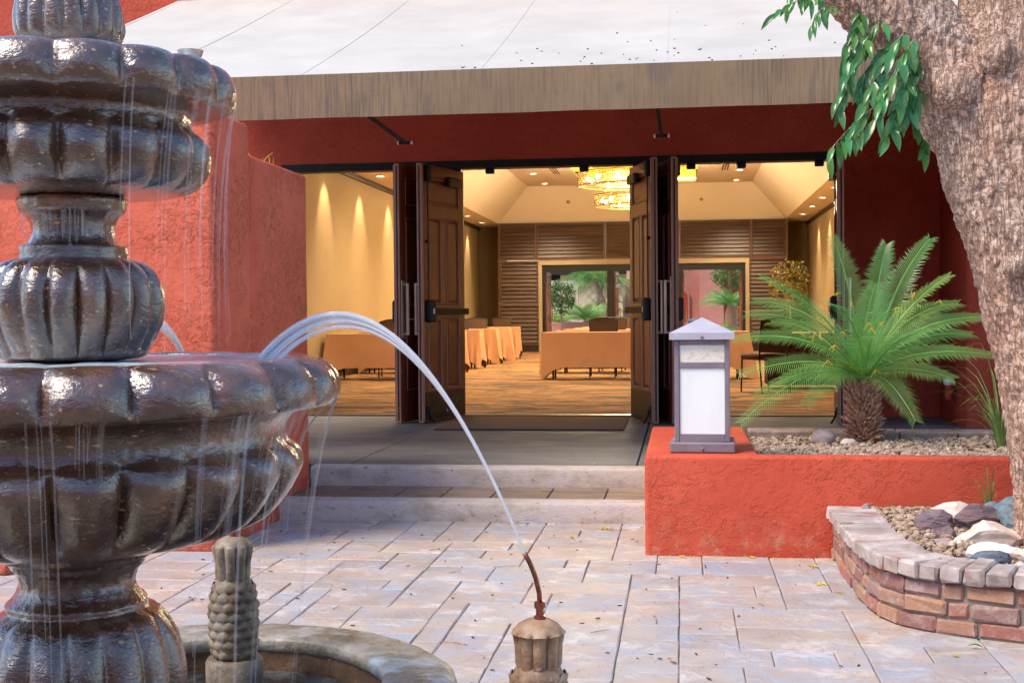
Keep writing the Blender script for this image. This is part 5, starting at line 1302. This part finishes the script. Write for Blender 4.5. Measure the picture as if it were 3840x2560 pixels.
# ============================================================ TREE
tr = thing('shade_tree', 'old tree with thick leaning trunk and plated pinkish bark at right', 'tree', (1.74, 5.82, .2))
sk_ = MB()
main = [(1.83, 5.86, .05, .36), (1.77, 5.84, .22, .315), (1.745, 5.83, .5, .296), (1.675, 5.82, .95, .288), (1.598, 5.81, 1.30, .29), (1.525, 5.80, 1.60, .29), (1.43, 5.80, 1.90, .30), (1.39, 5.80, 2.12, .30), (1.43, 5.82, 2.40, .27), (1.52, 5.86, 2.8, .25), (1.62, 5.92, 3.3, .22), (1.75, 6.0, 4.0, .17)]
limb = [(1.42, 5.80, 1.92, .24), (1.24, 5.79, 2.20, .235), (1.06, 5.78, 2.42, .205), (.86, 5.76, 2.64, .19), (.62, 5.74, 2.90, .18), (.3, 5.7, 3.25, .16), (-.1, 5.66, 3.65, .12)]
sk_.tube([p[:3] for p in main], [p[3] for p in main], 28); 
me1 = sk_.mesh('trunk'); 
mb2 = MB(); mb2.tube([p[:3] for p in limb], [p[3] for p in limb], 24); me2 = mb2.mesh('limb')
bm = bmesh.new(); bm.from_mesh(me1); bm.from_mesh(me2)
for c_, r_ in (((1.155, 5.60, 2.21), .10), ((1.30, 5.56, 2.33), .08), ((1.42, 5.535, 2.02), .055), ((1.36, 5.545, 1.45), .045)):   # burls
    bmesh.ops.create_icosphere(bm, subdivisions=3, radius=r_, matrix=Matrix.Translation(c_))
me = bpy.data.meshes.new('trunk_raw'); bm.to_mesh(me); bm.free()
tmp = bpy.data.objects.new('trunk_raw', me); col.objects.link(tmp)
rmod = tmp.modifiers.new('r', 'REMESH'); rmod.mode = 'VOXEL'; rmod.voxel_size = .0095
sm_ = tmp.modifiers.new('s', 'SMOOTH'); sm_.factor = .5; sm_.iterations = 22
dg = bpy.context.evaluated_depsgraph_get(); ev = tmp.evaluated_get(dg); tm = bpy.data.meshes.new_from_object(ev)
bpy.data.objects.remove(tmp)
nv = len(tm.vertices); co = [0.0]*(nv*3); no = [0.0]*(nv*3)
tm.vertices.foreach_get('co', co); tm.vertices.foreach_get('normal', no)
off = wloc(tr)
for i in range(nv):
    p = Vector(co[3*i:3*i+3]); n_ = Vector(no[3*i:3*i+3])
    q = Vector((p.x, p.y, p.z*.36)); wq = q+Vector((noise.noise(q*9), noise.noise(q*9+Vector((7, 0, 0))), noise.noise(q*9+Vector((0, 7, 0)))))*.022
    dd, cc = noise.voronoi(wq*46); e = min(1, (dd[1]-dd[0])*4.5); ch = noise.cell(cc[0]*9.7)
    h_ = .007*(e-.6)+.006*ch+.009*noise.noise(Vector((p.x*7, p.y*7, p.z*3)))+.005*noise.noise(p*38)
    p = p+n_*h_-off; co[3*i:3*i+3] = p[:]
tm.vertices.foreach_set('co', co); tm.update(); tm.shade_smooth()
for pp in list(tm.materials): tm.materials.pop()
link_mesh('trunk', tm, BARK, tr)
# hanging leafy twigs under the limb, each leaf its own piece
lf = MB(); n = 8; prof_l = [(0, 0), (.13, .075), (.32, .122), (.52, .128), (.72, .095), (.88, .045), (1, 0)]
for u, w_ in prof_l: lf.v += [(-w_, u, .35*w_+.10*math.sin(u*3)), (0, u, .10*math.sin(u*3)-.12*w_), (w_, u, .35*w_+.10*math.sin(u*3))]
for i in range(len(prof_l)-1): b_ = i*3; lf.f += [(b_, b_+1, b_+4, b_+3), (b_+1, b_+2, b_+5, b_+4)]
leafme = lf.mesh('leaf', True)
rl = random.Random(17)
def twig(pts_, nleaf, size, m=LEAF):
    q0, q1, q2 = [Vector(p) for p in pts_]; q1 = q1+Vector((rl.uniform(-.03, .03), 0, rl.uniform(0, .05)))
    pts_ = [q0*(1-t)**2+q1*2*t*(1-t)+q2*t*t for t in [k/7 for k in range(8)]]
    tw = MB().tube(pts_, [.0035-.002*i/(len(pts_)-1) for i in range(len(pts_))], 5).build('twig', BARK, tr)
    base_off = wloc(tr)
    for i in range(nleaf):
        u = (i+.5)/nleaf*(len(pts_)-1); k = min(int(u), len(pts_)-2); p = pts_[k].lerp(pts_[k+1], u-k); d = (pts_[k+1]-pts_[k]).normalized()
        sd_ = Vector((rl.uniform(-1, 1), rl.uniform(-1, .6), 0)); y_ = (d*.6+sd_*.65+Vector((0, 0, -.75))).normalized()
        zax = (Vector((rl.uniform(-.5, .5), -1, rl.uniform(.1, .8)))); xax = y_.cross(zax).normalized(); zax = xax.cross(y_)
        s_ = size*rl.uniform(.75, 1.15)
        o = link_mesh('leaf', leafme, m, tr, p-base_off)
        M = Matrix((xax, y_, zax)).transposed(); o.rotation_euler = M.to_euler(); o.scale = (s_*rl.uniform(1.0, 1.4), s_*1.1, s_*rl.uniform(.6, 1.8))
HANG = [((.86, 5.62, 2.52), (.70, 5.55, 2.30), (.66, 5.52, 2.12), 16), ((.95, 5.60, 2.46), (.80, 5.52, 2.25), (.72, 5.50, 2.02), 18), ((.98, 5.58, 2.42), (.86, 5.50, 2.22), (.80, 5.48, 2.06), 15), ((1.0, 5.62, 2.34), (.92, 5.55, 2.18), (.86, 5.52, 1.99), 14), ((1.02, 5.7, 2.3), (.98, 5.62, 2.2), (.96, 5.6, 2.1), 10),
        ((.80, 5.66, 2.60), (.74, 5.6, 2.46), (.70, 5.56, 2.32), 12), ((.92, 5.66, 2.44), (.78, 5.6, 2.30), (.74, 5.6, 2.20), 12), ((.80, 5.5, 2.12), (.66, 5.48, 1.98), (.61, 5.48, 1.93), 6), ((1.0, 6.1, 2.2), (1.09, 6.1, 2.10), (1.12, 6.1, 2.0), 7)]
for a, b_, c_, n_ in HANG: twig([a, b_, c_], n_+4, .108)
for a, b_, c_, n_ in (((.62, 5.6, 2.62), (.52, 5.55, 2.60), (.40, 5.5, 2.52), 12), ((.66, 5.6, 2.56), (.60, 5.5, 2.54), (.55, 5.5, 2.46), 8), ((.56, 5.6, 2.66), (.50, 5.55, 2.64), (.46, 5.5, 2.60), 6)): twig([a, b_, c_], n_, .085, LEAF2)
twig([(1.14, 5.5, 2.70), (1.16, 5.45, 2.63), (1.18, 5.42, 2.60)], 5, .06)
# crown high above the frame: limbs and leaf clumps
for a, b_, c_, r_ in (((1.75, 6.0, 4.0), (2.3, 6.2, 4.7), (3.0, 6.2, 5.3), .11), ((1.75, 6.0, 4.0), (1.5, 5.6, 4.8), (1.2, 5.0, 5.5), .11), ((-.1, 5.66, 3.65), (-.6, 5.5, 4.2), (-.9, 5.3, 4.9), .08), ((.3, 5.7, 3.25), (.5, 5.3, 4.0), (.6, 4.8, 4.8), .07)):
    MB().tube([a, b_, c_], [r_, r_*.7, r_*.4], 8).build('limb', BARK, tr, True)
cm = MB()
for c_, r_ in (((2.9, 6.2, 5.4), (1.2, 1.2, .8)), ((1.2, 5.2, 5.7), (1.1, 1.1, .7)), ((-.7, 5.3, 5.2), (.8, .8, .55)), ((.6, 4.9, 5.1), (.7, .7, .5)), ((1.9, 6.6, 6.0), (1.2, 1.1, .7))):
    q = leaf_cloud(700, c_, r_, .11, rl); cm.add(q.v, q.f)
cm.build('crown', LEAF, tr)

# ============================================================ LITTER on the paving and steps
bl = MB(); ql = random.Random(41)
def blossom(x_, y_, z_, n_, s_):
    for k in range(n_):
        q = ql.random()*6.28; l_ = s_*ql.uniform(.5, 1.2); px_, py_ = x_+ql.uniform(-s_, s_)*.6, y_+ql.uniform(-s_, s_)*.6
        a = Vector((math.cos(q), math.sin(q), 0)); b_ = Vector((-a.y, a.x, 0))*l_*.22; p = Vector((px_, py_, z_+.002))
        bl.add([p, p+a*l_*.5+b_+Vector((0, 0, .006)), p+a*l_, p+a*l_*.5-b_+Vector((0, 0, .004))], [(0, 1, 2), (0, 2, 3)])
for x_, y_, z_, n_, s_ in ((-.45, 7.55, .002, 16, .03), (-.62, 7.25, .002, 10, .025), (-2.2, 7.4, .002, 9, .025), (-1.0, 7.55, .002, 5, .03), (-.9, 8.3, .125, 4, .03), (-1.5, 8.1, .125, 5, .025), (-.6, 8.7, .252, 4, .02), (.62, 6.1, .002, 9, .03), (.64, 6.5, .002, 8, .025), (.35, 6.72, .002, 10, .02), (.0, 6.72, .002, 6, .02), (-2.0, 6.6, .002, 6, .02), (-2.3, 7.0, .002, 8, .02), (.70, 5.9, .002, 8, .018), (1.0, 4.85, .002, 3, .03)):
    blossom(x_, y_, z_, n_, s_)
for i in range(90):
    x_ = ql.uniform(-2.4, .7); y_ = 3.6+4.0*ql.random()**.6; blossom(x_, min(y_, 7.7), .001, 1, .010)
for i in range(60): blossom(ql.uniform(-2.3, -.2), 7.70-abs(ql.gauss(0, .05)), .001, 1, .012)
for i in range(50): blossom(ql.uniform(-.2, .75), 6.73-abs(ql.gauss(0, .03)), .001, 1, .012)
tag(bl.build('fallen_blossoms', YELLOW), 'scattered yellow fallen blossoms on the paving and steps', 'blossoms', kind='stuff')
db = MB()
for i in range(170):
    x_, y_ = ql.uniform(-2.5, 1.6), 3.2+4.3*ql.random()**.8
    if x_ > .7 and y_ > 4.85: continue
    s_ = ql.uniform(.003, .008); q = ql.random()*3.14; M = Matrix.Translation((x_, y_, .003)) @ Matrix.Rotation(q, 4, 'Z'); db.cbox(-s_*1.4, s_*1.4, -s_*.6, s_*.6, 0, .003, .001, M)
tag(db.build('seed_litter', pm('dark_seed', [(.3, (.04, .022, .014)), (.7, (.09, .05, .03))], 30, bump=0)), 'tiny dark seeds and leaf crumbs scattered over the paving', 'litter', kind='stuff')
tw_ = MB()
for i in range(16):
    x_, y_ = ql.uniform(-2.3, .6), ql.uniform(4.6, 7.6); q = ql.random()*3.14; l_ = ql.uniform(.05, .16)
    tw_.tube([(x_, y_, .004), (x_+l_*.5*math.cos(q)+.01, y_+l_*.5*math.sin(q), .006), (x_+l_*math.cos(q), y_+l_*math.sin(q), .004)], [.0022, .0018, .001], 4)
tag(tw_.build('fallen_stalks', SCALE), 'thin brown stalks lying on the paving', 'litter', kind='stuff')
for i, (x_, y_, z_, m, lb) in enumerate(((.915, 5.30, .004, YELLOW, 'curled yellow leaf on the paving against the brick planter'), (1.12, 4.98, .004, LEAF2, 'green leaf on the paving in front of the brick planter'), (-.05, 4.7, .004, SCALE, 'dead brown leaf on the paving right of the jet'), (.78, 8.1, .495, YELLOW, 'yellow leaf on the gravel beside the purple cobble'), (1.05, 6.55, .285, LEAF2, 'green leaf on the gravel at the back of the brick planter'))):
    o = link_mesh('fallen_leaf', leafme.copy() if True else leafme, m, None, (x_, y_, z_)); o.data.materials.clear(); o.data.materials.append(m)
    o.scale = (.07, .06, .10); o.rotation_euler = (.1, .15, i*1.7); tag(o, lb, 'leaf', 'single fallen leaves')
